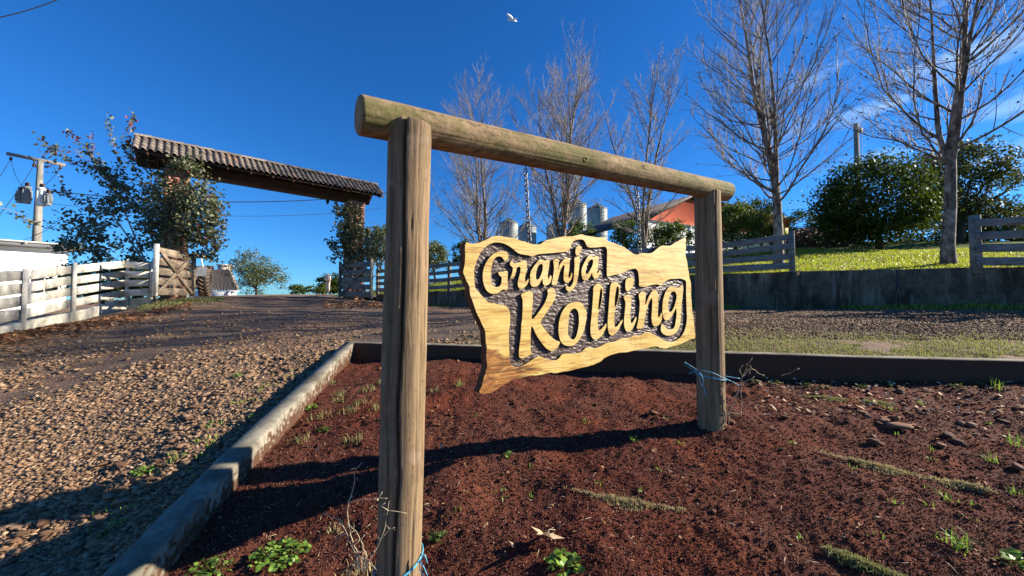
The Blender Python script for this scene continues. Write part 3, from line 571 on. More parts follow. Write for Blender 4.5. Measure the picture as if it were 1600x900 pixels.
LET = {
'G': [[(792.5,395),(787,392.5),(780,393),(773,395.5),(767,400),(762,406),(758,413),(755,422),(754,432),(755,442),(757.5,449),(761,455),(767,459),(773,459.5),(779,457.5),(784,453.5),(787,452.5),(793,452),(793,438),(793,424),(786,424.5),(779,425),(779,428.5),(781,431.5),(783.5,433),(783.5,440),(782,445),(779,448),(775,448.5),(770,446),(767.5,440),(767,428),(767.5,420),(770,410),(773,404),(778,401),(784,402),(787,406),(789,408),(792,407),(794,402),(794,398)]],
'r': [[(800.5,406),(797,410),(797,414.5),(800.5,417.5),(801,422),(799,430),(797,434.5),(799,435),(803,433.5),(806.5,424),(807.5,419),(811,417),(813,418),(813,424),(811,432),(809,440),(809,446),(811,450.5),(815,451.5),(820,449),(824,444),(826,439),(825.5,435.5),(823,438.5),(820.8,440),(820.5,434),(822.5,424),(823.5,414),(822,409),(818,406.5),(812,409.5),(803,411.5)]],
'a': [[(842,406.5),(834,416),(829,425),(828,434),(828.5,443),(831,447.5),(836,448),(841,446),(845,440),(847.5,436),(848,442),(850,446),(853,446.8),(858,444),(861,439),(862,433),(860,430),(858,434),(856.5,435.5),(856,429),(857.5,420),(858.5,412),(858.5,406),(854,405.5),(851,407.5),(847,405.5)],[(841,416),(838,425),(837.5,434),(839.5,437),(843,434),(847,424),(848,416),(847,413),(844,413)]],
'n': [[(864.5,407),(869.5,404),(873,406),(873,414),(872,420),(876,411),(882,404.5),(887,403),(890,406),(890,416),(888.5,428),(888.5,434),(891,432),(893.5,426),(894,433),(890,440),(886,442),(882,440),(880.5,434),(881,424),(882,416),(880,414.5),(876,422),(873,432),(870,443),(868.5,445),(862,444.5),(864,432),(865.5,420),(865,412)]],
'j': [[(897.5,403.5),(900,402),(905.5,400.5),(905.5,410),(904.5,424),(903,434),(901.5,440),(900,445),(896,451),(892,455),(888,455.5),(884.5,452),(884.5,447.5),(887,447),(889,448.5),(891,448),(894,444),(895.5,440),(896.5,432),(897.5,418),(897.5,410)],[(901,385.5),(908,384.5),(909,389),(907,394),(904.5,399),(900,398.5),(899,392)]],
'a2': [[(917,403),(912,412),(909,420),(908.5,428),(910,435),(913,438.5),(917,438),(921,434),(925,427),(925.5,430),(927.5,434),(930,436),(934,434),(937.5,428),(938.5,422),(936.5,422.5),(934,427),(933,425),(934.5,416),(935.5,406),(935,400.5),(931,399.5),(927,401.5),(923,399.2),(920,399.5)],[(919,410),(916.5,417),(915,424),(916,428),(919,426.5),(923,420),(926,413),(926.5,407),(924,405.5)]],
'K': [[(814,460.5),(821,456.5),(827,455),(831,456.5),(833,461),(832.5,470),(831.5,485),(831.5,499),(842,487),(850,475),(854,466),(856,458),(855,453),(860,450.5),(865,450.5),(868,456),(868,464),(864,473),(858,482),(850,495),(845,504),(854,518),(862,527),(869,532),(875,534.5),(873,540),(869,546),(863,549),(857,547),(851,542),(844,533),(837,522),(831,509.5),(829.5,520),(829,535),(829.5,549),(832,552.5),(824,557),(817,560),(812,559),(810.5,554),(811.5,540),(813.5,525),(814.5,506),(815.5,500),(816.5,480),(816.2,468)]],
'o': [[(901,471.5),(890,474),(883,480),(877,490),(873.5,502),(872.5,514),(873,522),(874,528),(877,535),(882,539.5),(890,541),(897,539.5),(903,534),(908,527),(912,518),(915,506),(916.5,496),(916.5,488),(914,482),(909,474)],[(897,482),(891,487),(889,496),(888,508),(887.5,519),(889,525),(892,529),(895,530.5),(898,529),(901,523),(903,514),(904.5,504),(904,492),(902,485)]],
'l': [[(927,450),(930,445),(935,443.5),(939,445),(942,450),(942.5,460),(940,473),(937,483),(934.5,492),(934,502),(935,515),(939,514.5),(944,509),(947,505.5),(947.5,510),(944.5,518),(940,525),(935,529),(930,531),(926,529),(923,523),(922.5,515),(922.5,510),(924.5,490),(926,470),(926.8,458)],[(938.5,451),(937,460),(935.5,473),(935,485),(937.5,480),(940,468),(941,458),(940,451.5)]],
'l2': [[(953.5,448),(955,443),(959,440.5),(964,441),(967.5,445),(968.5,452),(968,460),(965,472),(961,486),(960,498),(960.5,510),(964,510),(969,503),(972.5,499.5),(972.5,503),(967,514),(962,521),(957,524.5),(953,523),(950.5,518),(949.5,510),(949.5,500),(951,480),(952.5,460)],[(964,448),(961.5,460),(960.5,472),(961,480),(964,473),(966.5,462),(967,453),(966,448.5)]],
'i': [[(974.5,464),(980,460.5),(984,461),(986.5,465),(986.5,475),(985,490),(986,504),(989,503),(993.5,495),(994.5,499),(991,509),(987,516),(982,518.5),(978,517),(975.5,510),(975,500),(976.5,484),(977,472)],[(978,437),(983,434.5),(989,434),(990.5,438),(988.5,447),(984,453.5),(980,455),(977.5,452),(977,445)]],
'n2': [[(998,460),(1004,455.5),(1007.5,456.5),(1009,460),(1008.5,470),(1008,477),(1013,465),(1018,456),(1022,452.5),(1026,454),(1028.5,460),(1028.5,470),(1028,485),(1028.5,496),(1031,494),(1033,489),(1034.5,492),(1034,500),(1030,507),(1025,510),(1021,509),(1018.5,503),(1018,494),(1019,478),(1019,468),(1017,467),(1013,476),(1009,490),(1006.5,506),(1005.5,512),(995,514),(997,502),(999,485),(999.5,472)]],
'g': [[(1045,449),(1040,456),(1036.5,467),(1035,478),(1035,489),(1037,497),(1040,501),(1044,500),(1049,495),(1053.5,487),(1056.5,482),(1057,493),(1056,500),(1054.5,509),(1051,514),(1044,514.5),(1039,510),(1034,506.5),(1032.5,513),(1033,518),(1037,522.5),(1043,524.5),(1051,523.5),(1058,518),(1062,509),(1064,495),(1065,475),(1067,460),(1067.5,446.5),(1063,447),(1059,450),(1054,448),(1050,447.8)],[(1049,457),(1045,468),(1044,478),(1045,486),(1049,487),(1053,480),(1056.5,468),(1057,460),(1054,456)]]}
def catmull(pts, k=3):
    p = np.array(pts, float); n = len(p); out = []
    for i in range(n):
        p0, p1, p2, p3 = p[i-1], p[i], p[(i+1) % n], p[(i+2) % n]
        for s_ in range(k):
            t = s_/k
            out.append(0.5*((2*p1)+(-p0+p2)*t+(2*p0-5*p1+4*p2-p3)*t*t+(-p0+3*p1-3*p2+p3)*t**3))
    return out
def extr(name, polys, front, back, mat, parent, smooth_k=3, bev=0.0012, side_mat=None):
    """polys in px -> closed outlines in the board plane, extruded from front to back (metres behind the board face)"""
    cu = bpy.data.curves.new(name, 'CURVE'); cu.dimensions = '2D'; cu.fill_mode = 'BOTH'
    hd = (back-front)/2; cu.extrude = max(hd-bev, 0.0001); cu.bevel_depth = bev; cu.bevel_resolution = 1; cu.offset = -bev
    for pl in polys:
        q = [uv(*a) for a in (catmull(pl, smooth_k) if smooth_k > 1 else pl)]
        s_ = cu.splines.new('POLY'); s_.points.add(len(q)-1); s_.use_cyclic_u = True
        for a, b in zip(s_.points, q): a.co = (b[0], b[1], 0, 1)
    tmp = bpy.data.objects.new('tmp', cu); COL.objects.link(tmp)
    dg = bpy.context.evaluated_depsgraph_get(); me = bpy.data.meshes.new_from_object(tmp.evaluated_get(dg))
    bpy.data.objects.remove(tmp); bpy.data.curves.remove(cu)
    co = np.empty(len(me.vertices)*3, dtype=np.float32); me.vertices.foreach_get('co', co); co = co.reshape(-1, 3)
    W = PO + co[:, :1]*EX + co[:, 1:2]*EZ + (co[:, 2:3] - front - hd)*EN
    pl_ = np.array(wloc(parent)); L = W-pl_
    # local frame kept in board axes so that the grain follows the board
    Rm = Matrix(((EX[0], EZ[0], EN[0]), (EX[1], EZ[1], EN[1]), (EX[2], EZ[2], EN[2]))).to_4x4()
    inv = np.array(Rm.to_3x3().transposed()); L = L @ inv.T
    me.vertices.foreach_set('co', L.astype(np.float32).ravel()); me.materials.clear(); me.materials.append(mat)
    if side_mat is not None:
        me.materials.append(side_mat)
        for p in me.polygons:
            if abs(p.normal.z) < 0.5: p.material_index = 1
    me.update(); o = bpy.data.objects.new(name, me); COL.objects.link(o); o.parent = parent; o.rotation_euler = Rm.to_euler(); me.name = name
    return o
sc_ = uv(905, 480); sb = PO + EX*sc_[0] + EZ*sc_[1]
sign = thing('carved_sign', sb, 'yellow wooden board with carved raised script lettering, hanging on chains between the log posts', 'sign')
DEP = 0.017
def roughen(pl, a=0.7, seed=1):
    p = np.array(catmull(pl, 4)); k = np.arange(len(p)); return list(map(tuple, p + np.stack([fbm(k*0.35, k*0+1, 3, seed), fbm(k*0.35, k*0+7, 3, seed+4)], -1)*a*2))
outr = roughen(OUT, 0.8)
extr('board_face', [outr, catmull(REC, 3)], 0, DEP, MAT['sign_wood'], sign, 1, 0.0015, MAT['sign_edge'])
extr('board_back', [outr], DEP+0.0005, 0.052, MAT['sign_edge'], sign, 1, 0.002)
for k_, pl in LET.items(): extr('letter', pl, 0, DEP, MAT['sign_wood'], sign, 3, 0.0012, MAT['sign_edge'])
# gouged background of the lettering
uvr = np.array([uv(*a) for a in REC]); g0 = uvr.min(0)-0.02; g1 = uvr.max(0)+0.02; st = 0.0042
gu = np.arange(g0[0], g1[0], st); gv = np.arange(g0[1], g1[1], st); U, Vv = np.meshgrid(gu, gv, indexing='ij')
cen = uvr.mean(0)
okp = inpoly(U, Vv, [tuple(a) for a in uvr])
ok2 = okp.copy()
for _ in range(2):
    t_ = ok2.copy(); t_[1:] |= ok2[:-1]; t_[:-1] |= ok2[1:]; t_[:, 1:] |= ok2[:, :-1]; t_[:, :-1] |= ok2[:, 1:]; ok2 = t_
dz = vn(U*42+vn(U*9, Vv*9, 3)*3, Vv*200, 61)*0.0065*(0.6+0.9*np.abs(fbm(U*6, Vv*6, 2, 64)+0.3)) + vn(U*120, Vv*330, 62)*0.0035
W = PO + U[..., None]*EX + Vv[..., None]*EZ - (DEP-0.004-dz)[..., None]*EN
fc = grid_faces(len(gu), len(gv)); okf = ok2.ravel()[fc].all(1); used = np.unique(fc[okf]); rm = -np.ones(U.size, int); rm[used] = np.arange(len(used))
mk('carved_background', W.reshape(-1, 3)[used], [rm[fc[okf]][:, ::-1]], MAT['sign_recess'], sign, smooth=False)
# chains
def torus_link(L, wd, r):
    a = []
    for k in range(16):
        th = k*2*math.pi/16; x = math.cos(th)*wd/2; z = math.sin(th)*wd/2 + (1 if math.sin(th) > 0 else -1)*(L-wd)/2
        a.append((x, 0, z))
    a = np.array(a+[a[0]]); mb = MB(); n = 6
    pts = a[:-1]; d = np.roll(pts, -1, 0)-np.roll(pts, 1, 0); d /= np.linalg.norm(d, axis=1)[:, None]
    e1 = np.array([0, 1.0, 0]); V = []
    for p, t in zip(pts, d):
        e2 = np.cross(t, e1)
        for q in range(n): th = q*2*math.pi/n; V.append(p+(math.cos(th)*e1+math.sin(th)*e2)*r)
    i, j = np.meshgrid(np.arange(16), np.arange(n), indexing='ij'); i2 = (i+1) % 16; j2 = (j+1) % n
    mb.add(V, np.stack([i*n+j, i*n+j2, i2*n+j2, i2*n+j], -1).reshape(-1, 4)); return mb
def chain(pt, pb, label, ln, wd, r):
    top = PO+EX*uv(*pt)[0]+EZ*(uv(*pt)[1]); bot = PO+EX*uv(*pb)[0]+EZ*uv(*pb)[1]
    top -= EN*0.04; bot -= EN*0.026
    c_ = thing('hanging_chain', top, label, 'chain', 'chains holding the sign')
    d = bot-top; L = np.linalg.norm(d); pitch = ln-2*r; n = int(L/pitch); lk = None
    for k in range(n+1):
        p = top + d*((k+0.5)/(n+1))
        if lk is None: lk = torus_link(ln*1.02, wd, r).build('link', MAT['chain_metal'], None, True); me = lk.data
        else: lk = bpy.data.objects.new('link', me); COL.objects.link(lk)
        lk.parent = c_; lk.location = Vector(p-top); lk.rotation_euler = (0, random.uniform(-.06, .06), R(35 + 90*(k % 2) + random.uniform(-12, 12)))
    mb = MB(); hk = [(0, 0, 0.03), (0, 0, 0.012), (0.008, 0, 0.0), (0.008, 0, -0.012), (0, 0, -0.018), (-0.008, 0, -0.012), (-0.006, 0, -0.003)]
    mb.tube(np.array(hk)+top, 0.0028, 6); mb.build('screw_eye', MAT['chain_metal'], c_, True)
    mb = MB(); mb.tube(np.array(hk)*[1, 1, -1]+bot+[0, 0, 0.012], 0.0028, 6); mb.build('screw_eye', MAT['chain_metal'], c_, True)
chain((828, 262), (832, 379), 'rusty steel chain above the first word of the sign, nearer the thick post', 0.036, 0.018, 0.0032)
chain((1003, 295), (1005, 394), 'rusty steel chain above the dip in the right half of the sign', 0.046, 0.022, 0.0036)

# ------------------------------------------------------------------ foliage helpers
def leaf_quads(C, size, up=0.3, asp=0.55, fold=0.25, nrm=None):
    n = len(C); size = np.broadcast_to(size, (n,))
    d = rng.normal(size=(n, 3)); d[:, 2] -= 0.2; d /= np.linalg.norm(d, axis=1)[:, None]
    q = rng.normal(size=(n, 3)); q[:, 2] += up*2; s_ = np.cross(d, q); s_ /= np.linalg.norm(s_, axis=1)[:, None]; nn = np.cross(s_, d)
    L = size[:, None]; a = C - d*L*0.5; b = C + s_*L*asp*0.5 + nn*L*fold*0.3; c_ = C + d*L*0.5; e = C - s_*L*asp*0.5 + nn*L*fold*0.3
    V = np.stack([a, b, c_, e], 1).reshape(-1, 3); Fq = np.arange(4*n).reshape(-1, 4)
    return V, Fq
def foliage(name, C, size, mat, parent, tint=None, **k):
    C = np.asarray(C); V, Fq = leaf_quads(C, size, **k)
    t = rng.random(len(C)) if tint is None else tint
    return mk(name, V, [Fq], mat, parent, attr=np.repeat(t, 4))
def blob_pts(c, r, n, nc=None, cr=0.28, shell=0.55):
    """clumped points filling an ellipsoid"""
    c = np.array(c, float); r = np.broadcast_to(np.array(r, float), (3,)); nc = nc or max(8, n//60)
    d = rng.normal(size=(nc, 3)); d /= np.linalg.norm(d, axis=1)[:, None]; rad = (shell + (1-shell)*rng.random(nc)**0.6)
    cc = d*rad[:, None]; k = rng.integers(0, nc, n); csz = cr*(0.6+0.8*rng.random(nc))
    p = cc[k] + rng.normal(size=(n, 3))*csz[k][:, None]*0.55
    t = rng.random(nc)[k]*0.5 + rng.random(n)*0.5
    return c + p*r, t
def leafy_tree(name, label, cat, base, crown_c, crown_r, n, leaf, mat, trunk_r=0.08, stems=5, group=None, extra=(), barkm='bark_dark', shell=0.5):
    t = thing(name, base, label, cat, group); cc = np.array(crown_c); cr = np.broadcast_to(np.array(crown_r, float), (3,)); b = np.array(base, float)
    mb = MB()
    fork = b + (cc-b)*0.35
    mb.tube([b-[0, 0, 0.15], b+(fork-b)*0.5+[0.03, 0, 0], fork], [trunk_r*1.2, trunk_r, trunk_r*0.85], 8)
    for k in range(stems):
        e = cc + rng.normal(size=3)*cr*0.45; mid = (fork+e)/2 + rng.normal(size=3)*cr*0.08
        mb.tube([fork, mid, e], [trunk_r*0.6, trunk_r*0.35, trunk_r*0.1], 5)
    mb.build('trunk', MAT[barkm], t, True)
    p, tt = blob_pts(cc, cr, n, nc=max(30, n//70), cr=0.26, shell=shell)
    P2 = [p]; T2 = [tt]
    for (c2, r2, n2) in extra:
        a, b2 = blob_pts(c2, r2, n2, cr=0.35, shell=0.3); P2.append(a); T2.append(b2)
    p = np.concatenate(P2); tt = np.concatenate(T2)
    foliage('crown', p, leaf*(0.7+0.6*rng.random(len(p))), MAT[mat], t, tt)
    return t

# ------------------------------------------------------------------ bare trees
def bare_tree(label, px, py, Y, top_py, half_px, rtrunk, seed, stems=1, leaves=90, split=0.22, lean=0.0, dens=1.0):
    rg = np.random.default_rng(seed); b = P(px, py, Y); b[2] = ground(b[0], b[1])[0]
    topz = P(px, top_py, Y)[2]; Ht = topz-b[2]; W = half_px*Y/F
    t = thing('bare_tree', b, label, 'tree', 'leafless trees behind the plank fence')
    tr = MB(); tw = MB(); lv = []
    def grow(p, d, L, r, lev, up, wig):
        n = max(4, int(L/0.28)); pts = [p]; dd = d/np.linalg.norm(d)
        for k in range(n):
            dd = dd + rg.normal(size=3)*wig + np.array([0, 0, up]); dd /= np.linalg.norm(dd); pts.append(pts[-1]+dd*L/n)
        return np.array(pts)
    def add(pts, r0, r1, lev):
        rad = np.linspace(r0, r1, len(pts))
        (tr if lev < 2 else tw).tube(pts, rad, 9 if lev == 0 else (6 if lev == 1 else 3), cap=lev < 2)
    main = []
    fork = b + [0, 0, Ht*split] + np.array([lean*0.3, 0, 0])
    low = np.array([b-[0, 0, 0.2], b+[0, 0, Ht*split*0.2], b+(fork-b)*0.6+[0.03, 0.02, 0], fork])
    for k in range(stems):
        a = rg.uniform(0, 6.28) if stems > 1 else 0; tilt = (0.16+0.12*rg.random()) if stems > 1 else 0.02
        if stems > 1: a = k*2*math.pi/stems + rg.uniform(-.4, .4)
        L = Ht*(1-split)*(1.0 if k == 0 else rg.uniform(0.75, 0.95))
        d = np.array([math.cos(a)*tilt*(1 if k else 0.3)+lean*0.1, math.sin(a)*tilt*(1 if k else 0.3), 1.0])
        pts = grow(fork, d, L, 0, 0, 0.02, 0.035); r0 = rtrunk*(0.85 if stems == 1 else 0.52 if k else 0.80)
        if k == 0: lw = resample(low, 0.25); tr.tube(np.vstack([lw[:-1], pts]), np.concatenate([np.interp(np.linspace(0, 1, len(lw)), [0, .2, .5, 1], [rtrunk*1.4, rtrunk*1.05, rtrunk*0.95, r0])[:-1], np.linspace(r0, 0.008, len(pts))]), 12)
        else: add(pts, r0, 0.008, 0)
        main.append((pts, r0, L))
    for pts, r0, L in main:
        nb_ = int(36*dens*(1.0 if stems == 1 else 0.62)*L/6)+8
        for q in range(nb_):
            f = rg.uniform(0.0, 0.93)**0.85; i = f*(len(pts)-1); i0 = int(i); p = pts[i0]+(pts[min(i0+1, len(pts)-1)]-pts[i0])*(i-i0)
            az = rg.uniform(0, 6.283); el = rg.uniform(0.12, 0.75)+f*0.55
            l1 = W*(1.22-0.62*f)*rg.uniform(0.5, 1.15)/max(0.5, math.cos(el)); l1 = min(l1, Ht*0.5*(1.05-f*0.6))
            d = np.array([math.cos(az)*math.cos(el), math.sin(az)*math.cos(el), math.sin(el)])
            r1 = max(0.007, r0*(1-f)*0.27+0.005); bp_ = grow(p, d, l1, 0, 1, 0.075, 0.085); add(bp_, r1, 0.004, 1)
            for w_ in range(int((5+l1*4.6)*dens)):
                g_ = rg.uniform(0.12, 0.98); j = g_*(len(bp_)-1); j0 = int(j); p2 = bp_[j0]+(bp_[min(j0+1, len(bp_)-1)]-bp_[j0])*(j-j0)
                dl = bp_[min(j0+1, len(bp_)-1)]-bp_[max(j0-1, 0)]; dl /= np.linalg.norm(dl)
                d2 = dl + rg.normal(size=3)*0.42 + [0, 0, 0.22]; l2 = l1*rg.uniform(0.18, 0.45)*(1.2-g_*0.6)
                tp = grow(p2, d2, l2, 0, 2, 0.05, 0.07); add(tp, max(0.0045, r1*0.4), 0.0022, 2)
                for z in range(2 if l2 > 0.35 else 1):
                    h_ = rg.uniform(0.3, 0.95); k0 = int(h_*(len(tp)-1)); d3 = (tp[-1]-tp[0])/np.linalg.norm(tp[-1]-tp[0]) + rg.normal(size=3)*0.38+[0, 0, .2]
                    t3 = grow(tp[k0], d3, l2*0.55, 0, 3, 0.05, 0.05); add(t3, 0.0038, 0.0020, 3)
                    if rg.random() < 0.5 and t3[-1][2] < b[2]+Ht*0.62: lv.append(t3[-1])
    tr.build('trunk', MAT['bark_pale'], t, True); tw.build('crown', MAT['twig_pale'], t, True)
    if lv:
        lv = np.array(lv); k = rg.permutation(len(lv))[:leaves]; foliage('dry_leaf', lv[k], 0.06, MAT['bark_dark'], t, asp=0.8)['kind'] = 'stuff'
bare_tree('leafless tree left of the sign, over the nearer chain, farthest of the row', 756, 420, 15.7, 150, 84, 0.10, 11, stems=3, leaves=90, split=0.12)
bare_tree('leafless many-stemmed tree in front of the grain silos', 878, 425, 13.9, 104, 92, 0.13, 12, stems=4, leaves=110, split=0.12)
bare_tree('slender leafless tree beside the orange gable, above the dip in the sign', 1008, 425, 12.4, 112, 70, 0.085, 13, stems=3, leaves=150, split=0.14)
bare_tree('tall leafless tree whose trunk stands behind the end of the plank fence', 1217, 424, 10.6, -70, 142, 0.13, 14, stems=3, leaves=330, split=0.20)
bare_tree('thick-trunked leafless tree on the lawn near the right edge', 1482, 414, 8.9, -150, 185, 0.12, 25, stems=3, leaves=260, split=0.26, lean=0.5)

# ------------------------------------------------------------------ evergreen trees and shrubs
def gz(px, Y): p = P(px, 400, Y); p[2] = ground(p[0], p[1])[0]; return p
leafy_tree('evergreen_tree', 'rounded dark glossy evergreen tree on the lawn with short trunk', 'tree', gz(1375, 15.5), P(1365, 316, 15.5), (2.0, 1.8, 1.7), 16000, 0.13, 'leaf_dark', 0.13, 8,
           extra=[(P(1300, 345, 15.5), (.9, 1, .7), 1800)])
leafy_tree('evergreen_tree', 'broad open evergreen tree behind the thick bare trunk at far right', 'tree', gz(1500, 17.5), P(1508, 272, 17.5), (2.35, 1.6, 1.4), 6500, 0.15, 'leaf_olive_dark', 0.13, 9,
           extra=[(P(1540, 330, 17.5), (1.5, 1.2, .7), 2200), (P(1465, 330, 18), (1.3, 1.2, 1.1), 2000)], shell=0.3)
leafy_tree('shrub', 'light green rounded shrub right of the far log post', 'shrub', gz(1150, 15), P(1148, 352, 15), (0.95, 0.8, 0.85), 6000, 0.10, 'leaf_mid', 0.05, 5)
leafy_tree('shrub', 'dark shrub between the far post and the tall bare trunk', 'shrub', gz(1190, 17.5), P(1186, 345, 17.5), (1.0, 0.8, 0.95), 4500, 0.11, 'leaf_dark', 0.05, 5)
leafy_tree('shrub', 'green shrub left of the slender bare tree, behind the sign', 'shrub', gz(985, 17), P(985, 370, 17), (0.85, 0.7, 0.75), 4500, 0.10, 'leaf_mid', 0.05, 5)
leafy_tree('shrub', 'green shrub right of the slender bare tree, before the orange gable', 'shrub', gz(1045, 16), P(1047, 372, 16), (0.85, 0.7, 0.75), 4500, 0.10, 'leaf_mid', 0.05, 5)
leafy_tree('shrub', 'small green tree at the foot of the tall silos', 'shrub', gz(905, 26), P(908, 366, 26), (1.1, 0.8, 0.9), 2500, 0.14, 'leaf_mid', 0.05, 5)
leafy_tree('evergreen_tree', 'yellowish-green round tree just right of the near log post', 'tree', gz(680, 22), P(676, 402, 22), (0.95, 0.9, 0.85), 4000, 0.12, 'leaf_olive', 0.07, 5)
leafy_tree('shrub', 'dark shrub beside the left edge of the sign', 'shrub', gz(722, 20), P(726, 398, 20), (0.6, 0.6, 0.75), 2200, 0.12, 'leaf_dark', 0.05, 4)
leafy_tree('evergreen_tree', 'olive-green tree behind the right brick pillar', 'tree', gz(592, 20), P(594, 382, 20), (0.75, 0.8, 1.1), 3500, 0.12, 'leaf_olive', 0.06, 5)
leafy_tree('evergreen_tree', 'airy grey-green tree on the crest beyond the arch', 'tree', gz(402, 30), P(398, 428, 30), (2.0, 1.6, 1.6), 6000, 0.13, 'leaf_olive', 0.09, 9,
           extra=[(P(372, 408, 30), (.5, .6, .9), 420), (P(428, 436, 30), (.9, .9, .8), 900), (P(388, 396, 30), (.35, .4, .6), 160)], shell=0.1)
leafy_tree('shrub', 'small round bush far down the drive, right of the crest tree', 'shrub', gz(465, 45), P(464, 453, 45), (1.0, 0.8, 0.6), 1200, 0.2, 'leaf_mid', 0.05, 4)
leafy_tree('shrub', 'low spiky bush on the crest left of the standing person', 'shrub', gz(495, 36), P(496, 452, 36), (1.1, 0.8, 0.5), 1400, 0.17, 'leaf_mid', 0.05, 4)
leafy_tree('hedge', 'dark clipped hedge behind the standing person', 'hedge', gz(516, 40), P(517, 444, 40), (1.45, 1.0, 1.0), 4000, 0.2, 'leaf_dark', 0.05, 4)
leafy_tree('shrub', 'dark shrub mass behind the white fence, left of the gate', 'shrub', gz(165, 13.0), P(160, 440, 13.2), (1.5, 0.7, 0.62), 5000, 0.11, 'leaf_dark', 0.04, 5)
leafy_tree('shrub', 'dark shrub behind the short fence panel next to the left gate', 'shrub', gz(218, 13.4), P(222, 434, 13.4), (0.75, 0.6, 0.72), 3500, 0.11, 'leaf_dark', 0.04, 5)
for k, (px, py, Yd, rx, rz) in enumerate([(1265, 350, 24, 1.3, 0.9), (1320, 352, 22, 1.4, 0.9), (1440, 352, 20, 1.4, 1.0), (1500, 362, 19, 1.3, 0.7), (1560, 358, 19, 1.7, 0.9), (1620, 352, 18, 1.3, 1.0)]):
    leafy_tree('hedge_shrub', ['dark shrub at the hedge start, right of the tall bare trunk', 'dark shrub behind the heap, left under the rounded evergreen', 'dark shrub behind the rounded evergreen trunk', 'low dark shrub just right of the thick bare trunk', 'dark shrub over the lawn under the open evergreen', 'dark shrub above the right fence at the photo edge'][k],
               'shrub', gz(px, Yd), P(px, py, Yd), (rx, 0.9, rz), 3200, 0.12, 'leaf_dark', 0.04, 4, group='dark hedge shrubs at the back of the lawn')

# ------------------------------------------------------------------ fences, wall, gates
def vpost(mb, px, ytop, ybot, Y, w_=0.11, d_=0.10):
    a = P(px, ybot, Y); b = P(px, ytop, Y); b[0] = a[0]; b[1] = a[1]; mb.beam(a, b, w_, d_, up=(0.5, 0.86, 0))
LYf = lambda px: 13.4/(1+0.6*(px-800)/F)
# retaining wall on the right
def wall_run(name, label, x0, x1, thick, mat, topf, botf, cat='wall'):
    n = int(abs(x1-x0)/0.12); x = np.linspace(x0, x1, n); y = wallY(x); top = topf(x); bot = botf(x)
    nx, ny = nwall; k = np.arange(n); top = top + fbm(k*0.2, k*0+2, 3, 15)*0.02
    rows = []
    for f, z in ((0, 0), (0, 0.3), (0, 0.6), (0, 0.97), (0.07, 1.0), (0.93, 1.0), (1, 0.97), (1, 0)):
        zz = bot + (top-bot)*z; off = thick*f + (fbm(k*0.3+z*9, k*0+z*5, 3, 33)*0.02 if f == 0 else 0)
        rows.append(np.stack([x+nx*off, y+ny*off, zz], -1))
    V = np.stack(rows, 1).reshape(-1, 3); t = thing(name, (x.mean(), wallY(x.mean()), botf(np.array([x.mean()]))[0]), label, cat)
    mk('wall_face', V, [grid_faces(n, 8)[:, ::-1]], MAT[mat], t); return t
wt = np.array([PW(*a) for a in [(590, 460, 17.1), (700, 455, 14.9), (900, 438, 12.2), (1130, 428, 10.07), (1240, 424, 9.3), (1450, 419, 8.12), (1600, 417, 7.44)]])
wt = np.vstack([wt, [14, 5, wt[-1, 2]-0.03]]); o_ = np.argsort(wt[:, 0])
topf = lambda x: np.interp(x, wt[o_, 0], wt[o_, 2])
mw = bpy.data.materials['wall_concrete']; wnn = mw.node_tree; wbs = wnn.nodes['Principled BSDF']; wsrc = wbs.inputs['Base Color'].links[0].from_socket
def addn(t): return wnn.nodes.new(t)
tcw = addn('ShaderNodeTexCoord'); mpw = addn('ShaderNodeMapping'); mpw.inputs['Scale'].default_value = (3.5, 3.5, 0.5); wnn.links.new(tcw.outputs['Object'], mpw.inputs[0])
nw = addn('ShaderNodeTexNoise'); nw.inputs['Scale'].default_value = 1.6; nw.inputs['Detail'].default_value = 8; nw.inputs['Roughness'].default_value = 0.7; wnn.links.new(mpw.outputs[0], nw.inputs['Vector'])
rw_ = addn('ShaderNodeMapRange'); rw_.inputs[1].default_value = 0.50; rw_.inputs[2].default_value = 0.62; rw_.inputs[4].default_value = 0.75; wnn.links.new(nw.outputs['Fac'], rw_.inputs[0])
mw2 = addn('ShaderNodeMix'); mw2.data_type = 'RGBA'; mw2.inputs['B'].default_value = (0.24, 0.20, 0.145, 1); wnn.links.new(rw_.outputs[0], mw2.inputs['Factor']); wnn.links.new(wsrc, mw2.inputs['A']); wnn.links.new(mw2.outputs['Result'], wbs.inputs['Base Color'])
wall = wall_run('retaining_wall', 'long dark stained concrete retaining wall below the lawn on the right', 14, -6.0, 0.18, 'wall_concrete', topf, lambda x: H_road(x, wallY(x))-0.25)
for px_, Yp in ((1240, 9.24),):
    xx_ = fence_x0 = P(px_, 430, LYf(px_))[0]; yy_ = wallY(xx_); mb = MB(); zt_0 = float(topf(xx_)); mb.box([xx_, yy_-0.01, zt_0-0.5], (0.085, -0.05, 0), (0.02, 0.035, 0), (0, 0, 0.48)); mb.build('pilaster', MAT['wall_concrete'], wall)
for k_ in range(9):
    xx_ = 12.2-1.9*k_; yy_ = wallY(xx_); zt_0 = float(topf(xx_)); mb = MB(); mb.box([xx_, yy_-0.004, zt_0-0.5], (0.007, -0.004, 0), (0.005, 0.008, 0), (0, 0, 0.49)); mb.build('form_joint', MAT['glass_dark'], wall)
def fence_x(px): return (px-800)/F*13.4/(1+0.6*(px-800)/F)
